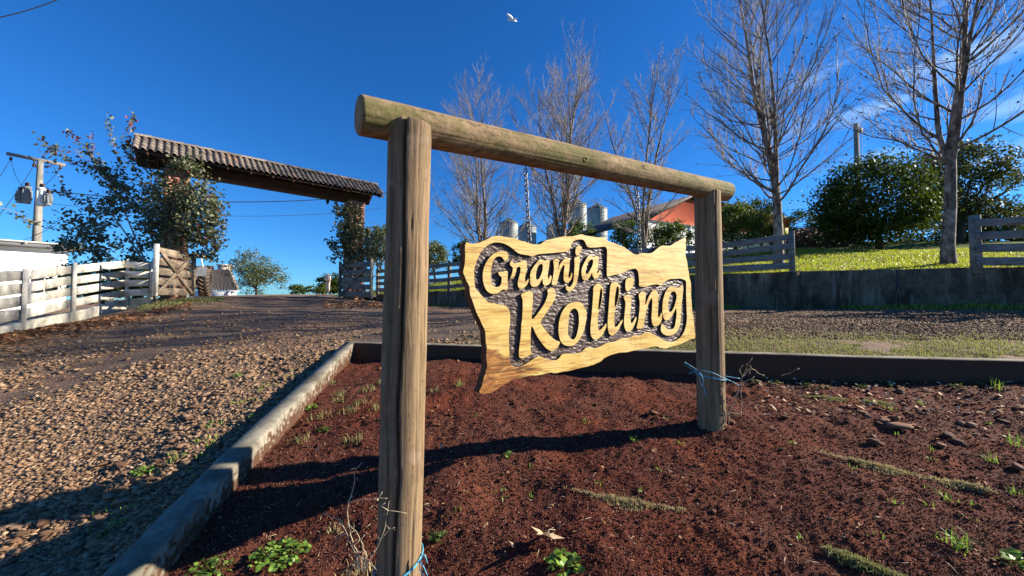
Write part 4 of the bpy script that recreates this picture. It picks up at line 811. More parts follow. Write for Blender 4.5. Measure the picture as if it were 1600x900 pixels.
def fence(name, label, pxs, tops, bots, mat, n_slats, lineY, slat_h, base_extra=0.0, side=-1, thick=0.03, cat='fence', postw=0.12, group=None):
    """posts at px positions; slats between neighbouring posts"""
    pts = []
    for px, yt, yb in zip(pxs, tops, bots):
        Yd = lineY(px); a = P(px, yb, Yd); b = P(px, yt, Yd); pts.append((np.array([a[0], Yd, a[2]]), b[2]))
    t = thing(name, pts[len(pts)//2][0], label, cat, group)
    for k, (a, zt) in enumerate(pts):
        mb = MB(); mb.beam(a-[0, 0, base_extra], [a[0], a[1], zt+0.02], postw, postw*0.8, up=(0.5, 0.86, 0)); mb.build('post', mat, t)
    for (a, za), (b, zb) in zip(pts[:-1], pts[1:]):
        d = (b-a); d[2] = 0; L = np.linalg.norm(d); d /= L; nn = np.array([d[1], -d[0], 0]); nn = nn if nn[1] < 0 else -nn
        off = nn*(postw*0.5+thick*0.5)
        for q in range(n_slats):
            f = (q+0.5)/n_slats
            j = lambda: random.uniform(-0.014, 0.014)
            pa = np.array([a[0], a[1], a[2]+(za-a[2])*f+j()])+off - d*0.03; pb = np.array([b[0], b[1], b[2]+(zb-b[2])*f+j()])+off + d*(-0.035)
            mb = MB(); nseg = 1; mb.beam(pa, pb, thick, slat_h*random.uniform(0.93, 1.05)); mb.build('slat', mat, t)
    return t
LY = lambda px: 13.4/(1+0.6*(px-800)/F)
fence('plank_fence', 'long grey plank fence on the wall, from the right gate to behind the far post', [590, 632, 668, 702, 745, 800, 870, 950, 1040, 1125, 1238],
      [420, 416, 412, 408, 404, 400, 396, 391, 385, 380, 362], [458, 457, 456, 454, 450, 446, 440, 435, 431, 427, 424], MAT['grey_board'], 4, LY, 0.15, 0.15)
fence('plank_fence', 'grey four-board fence panel on the wall at the right edge', [1526, 1640, 1780], [338, 332, 326], [420, 421, 422], MAT['grey_board'], 4, lambda px: LY(px)+0.02, 0.16, 0.1, postw=0.15)
# left white fence
def LFY(px): return float(np.interp(px, [-120, 0, 35, 200, 237], [4.9, 6.8, 7.3, 10.8, 10.9]))
def lowwall(label, pts, thick, mat):
    pts = np.array(pts); n = len(pts); t = thing('fence_footing', pts[n//2][:3], label, 'footing'); mb = MB()
    P_ = resample(pts[:, :3], 0.12); B_ = np.interp(np.arange(len(P_)), np.linspace(0, len(P_)-1, n), pts[:, 3])
    d = np.gradient(P_[:, :2], axis=0); d /= np.linalg.norm(d, axis=1)[:, None]; nn = np.stack([-d[:, 1], d[:, 0]], -1)
    k = np.arange(len(P_)); rows = []
    for f, z in ((0, 0), (0, 0.5), (0, 0.95), (0.1, 1), (0.9, 1), (1, 0.95), (1, 0)):
        q = P_.copy(); q[:, :2] += nn*(thick*f) + (nn*(fbm(k*0.4+z*5, k*0+z, 3, 6)*0.02)[:, None] if f == 0 else 0)
        q[:, 2] = B_ + (P_[:, 2]-B_)*z; rows.append(q)
    mk('footing_wall', np.stack(rows, 1).reshape(-1, 3), [grid_faces(len(P_), 7)], MAT[mat], t); return t
fl = [(-120, 545), (0, 512), (35, 504), (120, 487), (200, 467), (238, 463)]
q_ = []
for px, yt in fl:
    Yd = LFY(px); a = P(px, yt, Yd); q_.append((a[0], Yd, a[2], a[2]-0.6))
lowwall('whitewashed concrete footing under the white fence by the drive', q_, 0.14, 'base_concrete')
fence('white_fence', 'whitewashed four-plank fence along the left side of the drive', [-120, 36, 114, 198, 236], [430, 421, 412, 406, 409], [535, 502, 484, 466, 463], MAT['white_board'], 4, LFY, 0.19, 0.25, thick=0.03, postw=0.085)
# gates
def gate(label, pa, pb, mat, lathick=0.035, white_a=False, group='pair of braced plank gates'):
    (xa_, ta, ba, Ya), (xb_, tb, bb, Yb) = pa, pb
    A0 = P(xa_, ba, Ya); A1 = P(xa_, ta, Ya); B0 = P(xb_, bb, Yb); B1 = P(xb_, tb, Yb); A1[:2] = A0[:2]; B1[:2] = B0[:2]
    t = thing('plank_gate', (A0+B0)/2, label, 'gate', group)
    d = B0-A0; d[2] = 0; d /= np.linalg.norm(d); nn = np.array([d[1], -d[0], 0]); nn = nn if nn[1]*1 < 0 or nn[0] > 0 else -nn
    if (nn @ np.array([-A0[0], -A0[1], 0])) < 0: nn = -nn
    for (u0, u1, mm_) in ((A0, A1, 'white_board' if white_a else mat), (B0, B1, mat)):
        mb = MB(); mb.beam(u0, u1+[0, 0, 0.03], 0.10, 0.08, up=(d[0], d[1], 0)); mb.build('stile', MAT[mm_], t)
    for q in range(5):
        f = (q+0.5)/5; mb = MB(); mb.beam(A0+(A1-A0)*f-nn*0.02+d*0.05, B0+(B1-B0)*f-nn*0.02-d*0.05, 0.028, (A1-A0)[2]/5*0.72); mb.build('slat', MAT[mat], t)
    c_ = (A0+A1+B0+B1)/4
    for e in (A1+[0, 0, -0.08]+d*0.06, B1+[0, 0, -0.08]-d*0.06, A0+[0, 0, 0.08]+d*0.06, B0+[0, 0, 0.08]-d*0.06):
        mb = MB(); mb.beam(e+nn*0.025, c_+nn*0.025, 0.03, 0.10, up=(0, 0, 1)); mb.build('brace', MAT[mat], t)
    return t
gate('open brown plank gate with cross braces by the left brick pillar', (242, 383, 463, 10.0), (301, 396, 463, 11.6), 'gate_board', white_a=True)
gate('shaded plank gate with cross braces by the right brick pillar', (531, 411, 464, 15.4), (580, 406, 467, 13.8), 'grey_board')

# ------------------------------------------------------------------ entrance arch
AL = np.array([-0.883*11.9, 11.9, 0]); AR = np.array([-0.415*15.5, 15.5, 0]); ad = AR-AL; Larch = np.linalg.norm(ad); ad /= Larch; an = np.array([ad[1], -ad[0], 0])
arch = thing('entrance_arch', ((AL+AR)/2)+[0, 0, 0.15], 'tall entrance arch with tiled roof on two ivy-clad brick pillars over the drive', 'arch')
zR = P(210, 206, 10.75)[2]; zE = P(204, 229, 10.2)[2]; zB = P(536, 304, 15.4)[2]
zB = 4.06; zE = 4.34; zR = 4.95
def brick_pillar(c, z0, z1, w_=0.62):
    pl = MB(); e1 = ad*w_/2; e2 = an*w_/2
    core = MB(); core.box([c[0], c[1], (z0+z1)/2], e1*0.96, e2*0.96, [0, 0, (z1-z0)/2])
    o = core.build('pillar', MAT['mortar'], arch)
    bm = MB(); bm.box((0, 0, 0), (0.098, 0, 0), (0, 0.025, 0), (0, 0, 0.034)); me = None; n = int((z1-z0)/0.088)
    ang = math.atan2(ad[1], ad[0])
    for side, (nrm, tan, rot) in enumerate(((an, ad, ang), (ad, an, ang+math.pi/2))):   # two faces seen from the drive side
        for k in range(n):
            for q in range(3):
                s_ = (-0.21+0.21*q) + (0.0)
                s_ += 0.02 if k % 2 else -0.02
                p = np.array([c[0], c[1], z0+0.044+k*0.088]) + nrm*(w_/2-0.012) + tan*s_
                if me is None: bo = bm.build('brick', MAT['brick_pillar'], None); me = bo.data
                else: bo = bpy.data.objects.new('brick', me); COL.objects.link(bo)
                bo.parent = o; bo.location = Vector(p)-wloc(o); bo.rotation_euler = (0, 0, rot + random.uniform(-.01, .01))
brick_pillar(AL, -0.3, zB+0.1); brick_pillar(AR, -0.1, zB+0.1)
# timber box beam
s0, s1 = -0.55, Larch+0.62
def ap(s_, n_, z): return AL + ad*s_ + an*n_ + np.array([0, 0, z])
zTopB = zB + 0.50
for n_ in (0.36, -0.36):
    V = [ap(s0+0.25, n_, zB), ap(s1-0.25, n_, zB), ap(s1, n_, zTopB), ap(s0, n_, zTopB)]; V += [v - an*0.04*np.sign(n_) for v in V]
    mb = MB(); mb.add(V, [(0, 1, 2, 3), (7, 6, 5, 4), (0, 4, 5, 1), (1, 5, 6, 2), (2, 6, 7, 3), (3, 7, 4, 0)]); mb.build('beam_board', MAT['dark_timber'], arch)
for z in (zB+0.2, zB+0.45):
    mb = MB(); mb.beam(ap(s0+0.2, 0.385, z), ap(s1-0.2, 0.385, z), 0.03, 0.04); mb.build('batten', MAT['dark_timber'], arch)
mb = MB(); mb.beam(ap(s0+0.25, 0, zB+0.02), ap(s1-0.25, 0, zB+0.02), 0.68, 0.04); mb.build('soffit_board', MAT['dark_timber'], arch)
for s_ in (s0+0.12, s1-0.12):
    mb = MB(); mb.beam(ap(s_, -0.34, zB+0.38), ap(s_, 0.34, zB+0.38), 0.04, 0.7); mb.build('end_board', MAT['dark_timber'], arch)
for k in range(12):
    s_ = s0-0.1+(s1-s0+0.2)*k/11
    for sg in (1, -1):
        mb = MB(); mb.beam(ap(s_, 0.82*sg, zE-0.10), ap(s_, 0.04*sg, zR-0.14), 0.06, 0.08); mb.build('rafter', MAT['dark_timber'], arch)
# tiled roof, both slopes
r0_, r1_ = s0-0.42, s1+0.33; hw = 0.86; zEv = zE
slope = np.array([0, 0, 0]);
roof = mk('roof', [ap(r0_+.04, hw-.04, zEv-.05), ap(r1_-.04, hw-.04, zEv-.05), ap(r1_-.04, 0, zR-.06), ap(r0_+.04, 0, zR-.06), ap(r0_+.04, -hw+.04, zEv-.05), ap(r1_-.04, -hw+.04, zEv-.05),
                    ap(r0_+.04, hw-.04, zEv-.09), ap(r1_-.04, hw-.04, zEv-.09), ap(r1_-.04, 0, zR-.10), ap(r0_+.04, 0, zR-.10), ap(r0_+.04, -hw+.04, zEv-.09), ap(r1_-.04, -hw+.04, zEv-.09)],
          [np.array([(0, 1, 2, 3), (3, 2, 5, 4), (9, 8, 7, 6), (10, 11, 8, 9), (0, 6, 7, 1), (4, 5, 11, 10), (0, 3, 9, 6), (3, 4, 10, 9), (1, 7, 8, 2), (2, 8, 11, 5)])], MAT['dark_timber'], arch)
sl = math.hypot(hw, zR-zEv); rows_ = 4; tl = sl/rows_*1.14; ncol = 44; tw_ = (r1_-r0_)/ncol
tb = MB(); prof = []
for k in range(9):
    u = k/8; prof.append(((u-0.5)*tw_*1.06, 0.052*math.sin(math.pi*min(1, u*1.45))**0.8 if u < 0.69 else -0.012*math.sin(math.pi*(u-0.69)/0.31)))
V = []
for yy, zz in ((0, 0.0), (tl, 0.030)):
    V += [(x, yy, z+zz) for x, z in prof]
V += [(x, tl, z+0.012) for x, z in prof]
tb.add(V, [(k, k+1, 10+k, 9+k) for k in range(8)] + [(9+k, 10+k, 19+k, 18+k) for k in range(8)])
tme = None
for sgn in (1, -1):
    dv = np.array([an[0]*hw*sgn, an[1]*hw*sgn, zEv-zR]); dv /= np.linalg.norm(dv); ux = ad*sgn; nz_ = np.cross(ux, dv); nz_ = nz_ if nz_[2] > 0 else -nz_
    for c_ in range(ncol):
        for r_ in range(rows_):
            p = ap(r0_+(c_+0.5)*tw_, 0, zR) + dv*(r_*sl/rows_) + nz_*(0.005)
            if tme is None: to = tb.build('tile', MAT['roof_tile'], None, True); tme = to.data
            else: to = bpy.data.objects.new('tile', tme); COL.objects.link(to)
            Mx = Matrix(((ux[0], dv[0], nz_[0], 0), (ux[1], dv[1], nz_[1], 0), (ux[2], dv[2], nz_[2], 0), (0, 0, 0, 1)))
            to.parent = roof; to.matrix_local = Matrix.Translation(Vector(p)-wloc(roof)) @ Mx @ Matrix.Rotation(random.uniform(-.02, .02), 4, 'X')
rt = None
for k in range(20):
    p = ap(r0_+(k+0.5)*(r1_-r0_)/20, 0, zR+0.02)
    if rt is None:
        mb = MB(); th = np.linspace(-0.2, math.pi+0.2, 9); Lr = (r1_-r0_)/20*1.08
        V = [(x*Lr/2, 0.10*math.cos(t)*(1+0.08*x), 0.07*math.sin(t)*(1+0.1*x)) for x in (-1, 1) for t in th]; V += [(x*Lr/2, 0.085*math.cos(t)*(1+0.08*x), 0.055*math.sin(t)*(1+.1*x)) for x in (1,) for t in th]
        mb.add(V, [(i, i+1, 10+i, 9+i) for i in range(8)]+[(9+i, 10+i, 19+i, 18+i) for i in range(8)]); o = mb.build('ridge_tile', MAT['roof_tile'], None, True); rt = o.data
    else: o = bpy.data.objects.new('ridge_tile', rt); COL.objects.link(o)
    o.parent = roof; o.location = Vector(p)-wloc(roof); o.rotation_euler = (0, 0.03*random.uniform(-1, 1), math.atan2(ad[1], ad[0]))
# lantern
lp = P(512, 306, 15.1); lt = thing('lantern', lp, 'small black lantern hanging under the arch near the right pillar', 'lantern')
mb = MB(); mb.lathe(lp, [(0.006, 0.12), (0.006, 0.02), (0.10, -0.06), (0.11, -0.07), (0.0, -0.06)], 8); mb.build('cap', MAT['dark_metal'], lt)
mb = MB(); mb.lathe(lp, [(0.085, -0.07), (0.06, -0.27), (0.0, -0.28)], 6); mb.build('glass', MAT['glass_dark'], lt)
mb = MB(); mb.lathe(lp, [(0.065, -0.27), (0.03, -0.31), (0.0, -0.36)], 6); mb.build('base', MAT['dark_metal'], lt)

# ------------------------------------------------------------------ climbing shrubs on the pillars
def vine(label, base, blobs, shoots, leaf, mat, stems, redfrac, cut=None):
    t = thing('climbing_shrub', base, label, 'climbing plant', 'climbing shrubs on the arch pillars'); Pn = []; Tn = []
    for (px, py, Yd, rpx, rpy, n) in blobs:
        n = int(n*0.95)
        c_ = P(px, py, Yd); a, tt = blob_pts(c_, (rpx*Yd/F, 0.45, rpy*Yd/F), n, nc=max(6, n//45), cr=0.36, shell=0.2); Pn.append(a); Tn.append(tt)
    mb = MB(); red = []
    for pts, dens, rf in shoots:
        q = np.array([P(*a) for a in pts]); q = resample(q, 0.08); k = np.arange(len(q)); q[:, 2] += fbm(k*0.1, k*0+len(Pn), 2, 3)*0.25
        mb.tube(q, np.linspace(0.012, 0.004, len(q)), 4)
        n = int(len(q)*dens); kk = rng.integers(0, len(q), n); a = q[kk]+rng.normal(size=(n, 3))*0.065; isr = rng.random(n) < rf*0.6*(kk/len(q))
        red.append(a[isr]); Pn.append(a[~isr]); Tn.append(rng.random((~isr).sum()))
    for pts, r in stems:
        q = np.array([P(*a) for a in pts]); mb.tube(resample(q, 0.2), np.linspace(r, r*0.5, len(resample(q, 0.2))), 6)
    mb.build('stems', MAT['twig_pale'], t, True)['kind'] = 'stuff'
    a = np.concatenate(Pn); tt = np.concatenate(Tn); k = rng.random(len(a)) < redfrac; red.append(a[k])
    foliage('foliage', a[~k], leaf*(0.7+0.6*rng.random((~k).sum())), MAT[mat], t, tt[~k], asp=0.75)
    r_ = np.concatenate(red)
    if len(r_): foliage('flowers', r_, leaf*0.8, MAT['leaf_red'], t, asp=0.9)['kind'] = 'stuff'
vine('sprawling climbing shrub with reddish shoot tips over the left pillar', AL+[0, 0, 0.1],
     [(290, 300, 11.3, 45, 45, 1500), (300, 350, 11.3, 45, 50, 1900), (245, 320, 11.4, 38, 45, 1100), (255, 365, 11.5, 35, 35, 800), (330, 330, 11.4, 22, 38, 500), (320, 385, 11.5, 26, 22, 380), (275, 265, 11.1, 28, 18, 320),
      (200, 300, 11.8, 32, 38, 520), (165, 330, 11.8, 34, 30, 560), (130, 355, 11.8, 34, 26, 520), (150, 390, 11.8, 34, 22, 560), (115, 385, 11.8, 24, 22, 330), (205, 385, 11.8, 30, 24, 260), (215, 250, 11.6, 16, 34, 160), (180, 270, 11.8, 22, 24, 200), (265, 335, 11.9, 50, 60, 700)],
     [([(215, 330, 11.6), (160, 285, 11.5), (105, 245, 11.2), (58, 212, 11)], 5, 0.5), ([(200, 320, 11.6), (165, 270, 11.5), (120, 235, 11.2), (75, 228, 11)], 4, 0.4), ([(190, 300, 11.6), (150, 255, 11.5), (105, 206, 11.2)], 5, 0.8),
      ([(195, 280, 11.6), (176, 230, 11.5), (167, 178, 11.4)], 3, 0.3), ([(205, 260, 11.3), (202, 215, 11.2), (208, 173, 11.1)], 4, 0.9), ([(170, 290, 11.6), (140, 240, 11.5), (142, 214, 11.4)], 5, 0.9),
      ([(150, 330, 11.6), (110, 310, 11.5), (72, 300, 11.2)], 4, 0.2), ([(150, 370, 11.6), (100, 360, 11.5), (72, 352, 11.2)], 5, 0.1), ([(110, 300, 11.6), (85, 262, 11.4), (60, 236, 11.2)], 3, 0.6),
      ([(60, 345, 9.5), (30, 338, 9), (-20, 330, 8.6)], 4, 0.5), ([(330, 400, 11.6), (345, 380, 11.5), (352, 330, 11.4)], 4, 0.1), ([(230, 300, 11.4), (200, 250, 11.2), (196, 240, 11)], 4, 0.3)],
     0.100, 'leaf_vine', [([(272, 462, 11.6), (262, 400, 11.5), (270, 300, 11.4)], 0.04), ([(245, 440, 11.6), (200, 370, 11.7), (165, 320, 11.7)], 0.03), ([(240, 440, 11.6), (215, 380, 11.7), (190, 320, 11.7), (170, 270, 11.7)], 0.025), ([(250, 440, 11.6), (170, 400, 11.7), (120, 370, 11.7)], 0.02)], 0.022)
vine('olive climbing shrub wrapped around the right brick pillar', AR+[0, 0, 0.1],
     [(545, 330, 15.0, 20, 16, 420), (540, 360, 15.0, 24, 22, 620), (560, 395, 15.0, 30, 24, 800), (535, 385, 15.0, 18, 18, 300), (585, 390, 15.4, 24, 34, 650), (570, 425, 15.4, 34, 14, 450), (560, 360, 15.0, 22, 22, 420)],
     [([(530, 390, 15), (517, 375, 15), (511, 370, 15)], 5, 0), ([(532, 400, 15), (522, 408, 15), (514, 400, 15)], 5, 0), ([(540, 330, 15), (527, 322, 15), (522, 316, 15)], 5, 0.1)],
     0.115, 'leaf_vine', [([(552, 462, 15.1), (560, 400, 15), (545, 320, 15)], 0.03)], 0.02)

# ------------------------------------------------------------------ utility poles and wires
def square_pole(mb, b, top, w0, w1):
    e = [(1, 1), (-1, 1), (-1, -1), (1, -1)]; V = []
    for p, w_ in ((b, w0), (top, w1)):
        for a, c_ in e: V.append((p[0]+a*w_/2*0.9+c_*w_*0.12, p[1]+c_*w_/2*0.9-a*w_*0.12, p[2]))
    mb.add(V, [(0, 1, 5, 4), (1, 2, 6, 5), (2, 3, 7, 6), (3, 0, 4, 7), (4, 5, 6, 7), (3, 2, 1, 0)])
YU = 22; ub = P(55, 430, YU); ut = P(60, 251, YU); ut[0] = ub[0]
up_ = thing('utility_pole', ub, 'concrete utility pole with wooden crossarm and transformers behind the white building', 'utility pole')
mb = MB(); square_pole(mb, ub-[0, 0, 2], ut, 0.42, 0.19); mb.build('pole', MAT['pole_concrete'], up_)
mb = MB(); ca, cb = P(11, 240, YU-0.4), P(101, 258, YU+0.6); mb.beam(ca, cb, 0.13, 0.18); mb.build('crossarm', MAT['grey_board'], up_)
mb = MB(); mb.tube([P(45, 244, YU-0.3), P(52, 250, YU-.3), P(58, 262, YU-.25)], 0.04, 6); mb.build('brace', MAT['dark_metal'], up_)
for px, py, w_, h_, mt in ((31, 308, 8, 18, 'transformer_grey'), (42, 305, 9, 26, 'transformer_grey'), (65, 308, 10, 28, 'transformer_white'), (75, 312, 8, 18, 'transformer_grey')):
    s_ = YU/F; c_ = P(px, py, YU-0.45); mb = MB(); r_ = w_*s_/2; hh = h_*s_/2
    mb.lathe(c_, [(0.0, -hh), (r_*0.95, -hh), (r_, -hh*0.9), (r_, hh*0.85), (r_*1.08, hh*0.87), (r_*1.08, hh), (r_*0.5, hh*1.06), (0, hh*1.06)], 14)
    for q in range(8):
        th = q*math.pi/4; mb.box(c_+np.array([math.cos(th), math.sin(th), 0])*r_*1.08, np.array([math.cos(th), math.sin(th), 0])*r_*0.14, np.array([-math.sin(th), math.cos(th), 0])*0.02, [0, 0, hh*0.6])
    o = mb.build('transformer', MAT[mt], up_)
    for dx in (-0.4, 0.4):
        mb = MB(); mb.lathe(c_+[dx*r_, 0, hh*1.05], [(0.05, 0), (0.07, 0.05), (0.04, 0.07), (0.07, 0.12), (0.04, 0.14), (0.06, 0.19), (0.02, 0.24), (0, 0.24)], 8); mb.build('insulator', MAT['ceramic_brown'], o)
for px, py in ((17, 248), (53, 258), (95, 261)):
    mb = MB(); mb.lathe(P(px, py, YU-0.2), [(0.02, 0.1), (0.08, 0.05), (0.05, 0.0), (0.08, -0.05), (0.04, -0.1), (0.0, -0.12)], 8); mb.build('insulator', MAT['ceramic_brown'], up_)
def wire(label, a, b, sag, r=0.012, group=None, name='power_line'):
    a = P(*a); b = P(*b); t = np.linspace(0, 1, 24)[:, None]; q = a+(b-a)*t; q[:, 2] -= (4*sag*t*(1-t))[:, 0]
    mb = MB(); mb.tube(q, r, 5); o = mb.build(name, MAT['wire_black'], None, True, loc=tuple(a)); tag(o, label, 'cable', group)
wire('thick cable running from the utility pole under the arch', (60, 297, YU), (640, 296, 34), 0.9, 0.03)
wire('thinner cable just below the thick one behind the arch', (60, 316, YU), (640, 318, 36), 1.0, 0.014)
wire('wire from the left crossarm tip down to the left edge', (17, 248, YU-.2), (-60, 340, 14), 0.3)
wire('wire from the middle of the crossarm sloping down to the left edge', (53, 258, YU-.2), (-60, 400, 12), 0.3)
wire('low wire rising from the left edge to the pole foot', (-40, 398, 16), (90, 350, 24), 0.2)
wire('looped jumper wire from the left crossarm tip to the transformers', (17, 250, YU-.2), (42, 290, YU-.4), 0.5)
wire('jumper wire from the right crossarm tip to the transformers', (95, 262, YU-.2), (66, 292, YU-.4), 0.1)
wire('overhead wire crossing the top left corner of the sky', (-60, 36, 9), (120, -14, 10), 0.15, 0.012)
YP = 30; a_ = P(1342, 330, YP); b_2 = P(1337, 193, YP); b_2[0] = a_[0]
pp = thing('utility_pole', a_, 'slim concrete pole rising behind the rounded evergreen tree', 'utility pole')
mb = MB(); square_pole(mb, a_-[0, 0, 1.5], b_2, 0.34, 0.26); mb.build('pole', MAT['pole_concrete'], pp)
mb = MB(); mb.tube([P(1346, 195, YP-.3), P(1348, 330, YP-.3)], 0.02, 5); mb.build('conduit', MAT['dark_metal'], pp)
mb = MB(); mb.box(P(1344, 204, YP-.3), (0.12, 0, 0), (0, 0.1, 0), (0, 0, 0.12)); mb.build('bracket', MAT['dark_metal'], pp)

# ------------------------------------------------------------------ buildings
def wallbox(name, parent, mat, p0, p1, z0, z1, th=0.2):
    a = np.array([p0[0], p0[1], (z0+z1)/2]); b = np.array([p1[0], p1[1], (z0+z1)/2]); mb = MB(); mb.beam(a, b, th, z1-z0, bev=0.002); return mb.build(name, MAT[mat], parent)
w0_, w1_ = P(-240, 392, 14.0), P(106, 391, 18.3); wd_ = (w1_-w0_); wd_[2] = 0; wl_ = np.linalg.norm(wd_); wd_ /= wl_; wn_ = np.array([wd_[1], -wd_[0], 0])
w0_[2] = w1_[2]-0.05
wb = thing('white_building', (w0_[0], w0_[1], -1), 'low white rendered building behind the white fence at left', 'building')
def wq(name, a, b, z0a, z1a, z0b, z1b, th, mat, par=None, off=0.0):
    a = a+wn_*off; b = b+wn_*off; n_ = -wn_*th; V = [(a[0], a[1], z0a), (b[0], b[1], z0b), (b[0], b[1], z1b), (a[0], a[1], z1a)]; V += [(v[0]+n_[0], v[1]+n_[1], v[2]) for v in V]
    mb = MB(); mb.add(V, [(0, 1, 2, 3), (7, 6, 5, 4), (0, 4, 5, 1), (3, 2, 6, 7), (0, 3, 7, 4), (1, 5, 6, 2)]); return mb.build(name, MAT[mat], par or wb)
za, zb2 = w0_[2], w1_[2]
wq('wall', w0_, w1_, -1.7, za, -1.7, zb2, 0.2, 'white_paint')
e_w = w1_-wn_*4.0; mb = MB(); V = [w1_-wn_*.2, e_w, e_w-wd_*.2, w1_-wd_*.2-wn_*.2]; V = [np.array([v[0], v[1], -1.7]) for v in V]+[np.array([v[0], v[1], zb2-.01]) for v in V]
mb.add(V, [(0, 1, 5, 4), (1, 2, 6, 5), (2, 3, 7, 6), (3, 0, 4, 7), (4, 5, 6, 7)]); mb.build('wall', MAT['white_paint'], wb)
wq('fascia', w0_, w1_+wd_*.3, za+.004, za+.20, zb2+.004, zb2+.20, 0.05, 'fascia_grey', off=0.35)
wq('roof', w0_-wd_*.2, w1_+wd_*.4, za+.205, za+.26, zb2+.205, zb2+.26, 4.9, 'roof_sheet', off=0.42)
for f_ in (0.45, 0.60, 0.76, 0.92):
    c_ = w0_+(w1_-w0_)*f_+wn_*0.44; c_[2] += 0.20; mb = MB(); mb.lathe(c_, [(0.03, -0.04), (0.045, 0), (0.03, 0.04), (0, 0.05)], 8); mb.build('roof_bolt', MAT['white_paint'], wb)
# window where the ray through the photo's dark opening meets the wall
rw = ray(69, 446); tt_ = ((w0_-0)@wn_)/(rw@wn_); c0 = rw*tt_
def wbx(name, c, hx, hz, hd, mat, par): mb = MB(); mb.box(c, wd_*hx, wn_*hd, (0, 0, hz)); return mb.build(name, MAT[mat], par)
wf = wbx('window', c0+wn_*.005, 0.40, 0.36, 0.02, 'glass_dark', wb); wbx('mullion', c0+wn_*.035, 0.02, 0.36, 0.012, 'white_paint', wf)
for (sx, sz, hx, hz) in ((0, 0.38, 0.43, 0.02), (0, -0.38, 0.45, 0.025), (0.42, 0, 0.02, 0.36), (-0.42, 0, 0.02, 0.36)): wbx('frame', c0+wd_*sx+np.array([0, 0, sz])+wn_*.03, hx, hz, 0.025, 'white_paint', wf)
# far tiled house with chimney
YH = 42; hb = thing('tiled_house', gz(335, YH), 'distant house with brown tiled hip roof and pale chimney behind the tractor', 'house')
def corr(name, mat, parent, A, B, C_, D, n, amp):
    """corrugated quad A-B (bottom) D-C (top)"""
    A, B, C_, D = [np.array(q, float) for q in (A, B, C_, D)]; nn = np.cross(B-A, D-A); nn /= np.linalg.norm(nn); m_ = n*6
    V = []
    for i in range(m_+1):
        u = i/m_; o = nn*amp*math.sin(i/6*2*math.pi)
        for v_ in np.linspace(0, 1, 12): V.append((A+(B-A)*u)*(1-v_)+(D+(C_-D)*u)*v_ + o + nn*(0.04*((v_*11) % 1.0)))
    return mk(name, V, [grid_faces(m_+1, 12)], mat, parent)
rA, rB, rC, rD = P(296, 453, YH), P(372, 454, YH), P(358, 421, YH+3), P(334, 421, YH+3)
rfh = corr('roof', MAT['roof_tile'], hb, P(318, 453, YH), rB, rC, rD, 22, 0.05)
corr('roof', MAT['roof_tile'], hb, P(290, 452, YH+1.0), P(322, 452, YH+1.0), P(336, 415, YH+5), P(300, 415, YH+5), 14, 0.05)
mb = MB(); V = [P(372, 454, YH), P(358, 421, YH+3), P(374, 450, YH+7), P(362, 424, YH+6)]; mb.add(V, [(0, 2, 3, 1)]); mb.build('roof_side', MAT['roof_tile'], hb)
wallbox('wall', hb, 'wall_bluewhite', P(296, 460, YH+0.6)[:2], P(369, 460, YH+0.6)[:2], -0.6, P(369, 454, YH+0.6)[2])
mb = MB(); mb.beam(P(340, 454.5, YH-.05), P(373, 455, YH-.05), 0.1, 0.12); mb.build('gutter', MAT['white_paint'], hb)
mb = MB(); mb.add([P(351, 463, YH-.3), P(360, 463, YH-.3), P(360, 455.5, YH-.3), P(351, 463, YH), P(360, 463, YH), P(360, 455.5, YH)], [(0, 1, 4, 3), (1, 2, 5, 4), (2, 0, 3, 5)], [(0, 2, 1), (3, 4, 5)]); mb.build('buttress', MAT['white_paint'], hb)
cc_ = P(351, 424, YH+4.5); mb = MB(); mb.box(cc_, (0.55, 0.1, 0), (-0.08, 0.45, 0), (0, 0, 0.7)); ch = mb.build('chimney', MAT['chimney_brick'], hb)
mb = MB(); mb.box(cc_+[0, 0, 0.74], (0.66, 0.1, 0), (-0.08, 0.55, 0), (0, 0, 0.07)); mb.build('cap', MAT['chimney_brick'], ch)
for dx in (-0.28, 0.22):
    mb = MB(); mb.box(cc_+[dx, -0.47, 0.52], (0.14, 0, 0), (0, 0.03, 0), (0, 0, 0.07)); mb.build('vent', MAT['glass_dark'], ch)
# orange gabled building
YO = 25; ob = thing('orange_building', gz(1080, YO), 'building with orange gable over pale lower wall behind the far post', 'building')
e0, pk, e1 = P(1008, 343, 22.2), P(1078, 309, 24.0), P(1236, 342, 29.6); zl = P(1066, 352, 23.6)[2]; zg = P(1080, 400, YO)[2]-1.2; od = (e1-e0)*[1, 1, 0]; od /= np.linalg.norm(od); on = np.array([od[1], -od[0], 0]); tpk = (pk-e0)@od; pk = np.array([*(e0+od*tpk)[:2], pk[2]])
def prism(name, poly, dy, mat, parent):
    n = len(poly); V = [np.array(p) for p in poly]+[np.array(p)+np.array([0.0, dy, 0]) for p in poly]; mb = MB()
    q = [(i, (i+1) % n, n+(i+1) % n, n+i) for i in range(n)]
    from mathutils.geometry import tessellate_polygon
    tri = tessellate_polygon([[Vector(p) for p in poly]]); mb.add(V, q, [tuple(t) for t in tri]+[tuple(n+i for i in t[::-1]) for t in tri]); return mb.build(name, MAT[mat], parent)
def opt(p, z, n_=0.0): return tuple(np.array([p[0], p[1], z])+on*n_)
ei, ej = e0+od*.1, e1-od*.1
prism('gable_wall', [opt(ei, zl), opt(ej, zl), opt(ej, e1[2]-.05), opt(pk, pk[2]-.08), opt(ei, e0[2]-.05)], 0.25, 'orange_paint', ob)
prism('lower_wall', [opt(ei, zg, .01), opt(ej, zg, .01), opt(ej, zl, .01), opt(ei, zl, .01)], 0.25, 'wall_bluewhite', ob)
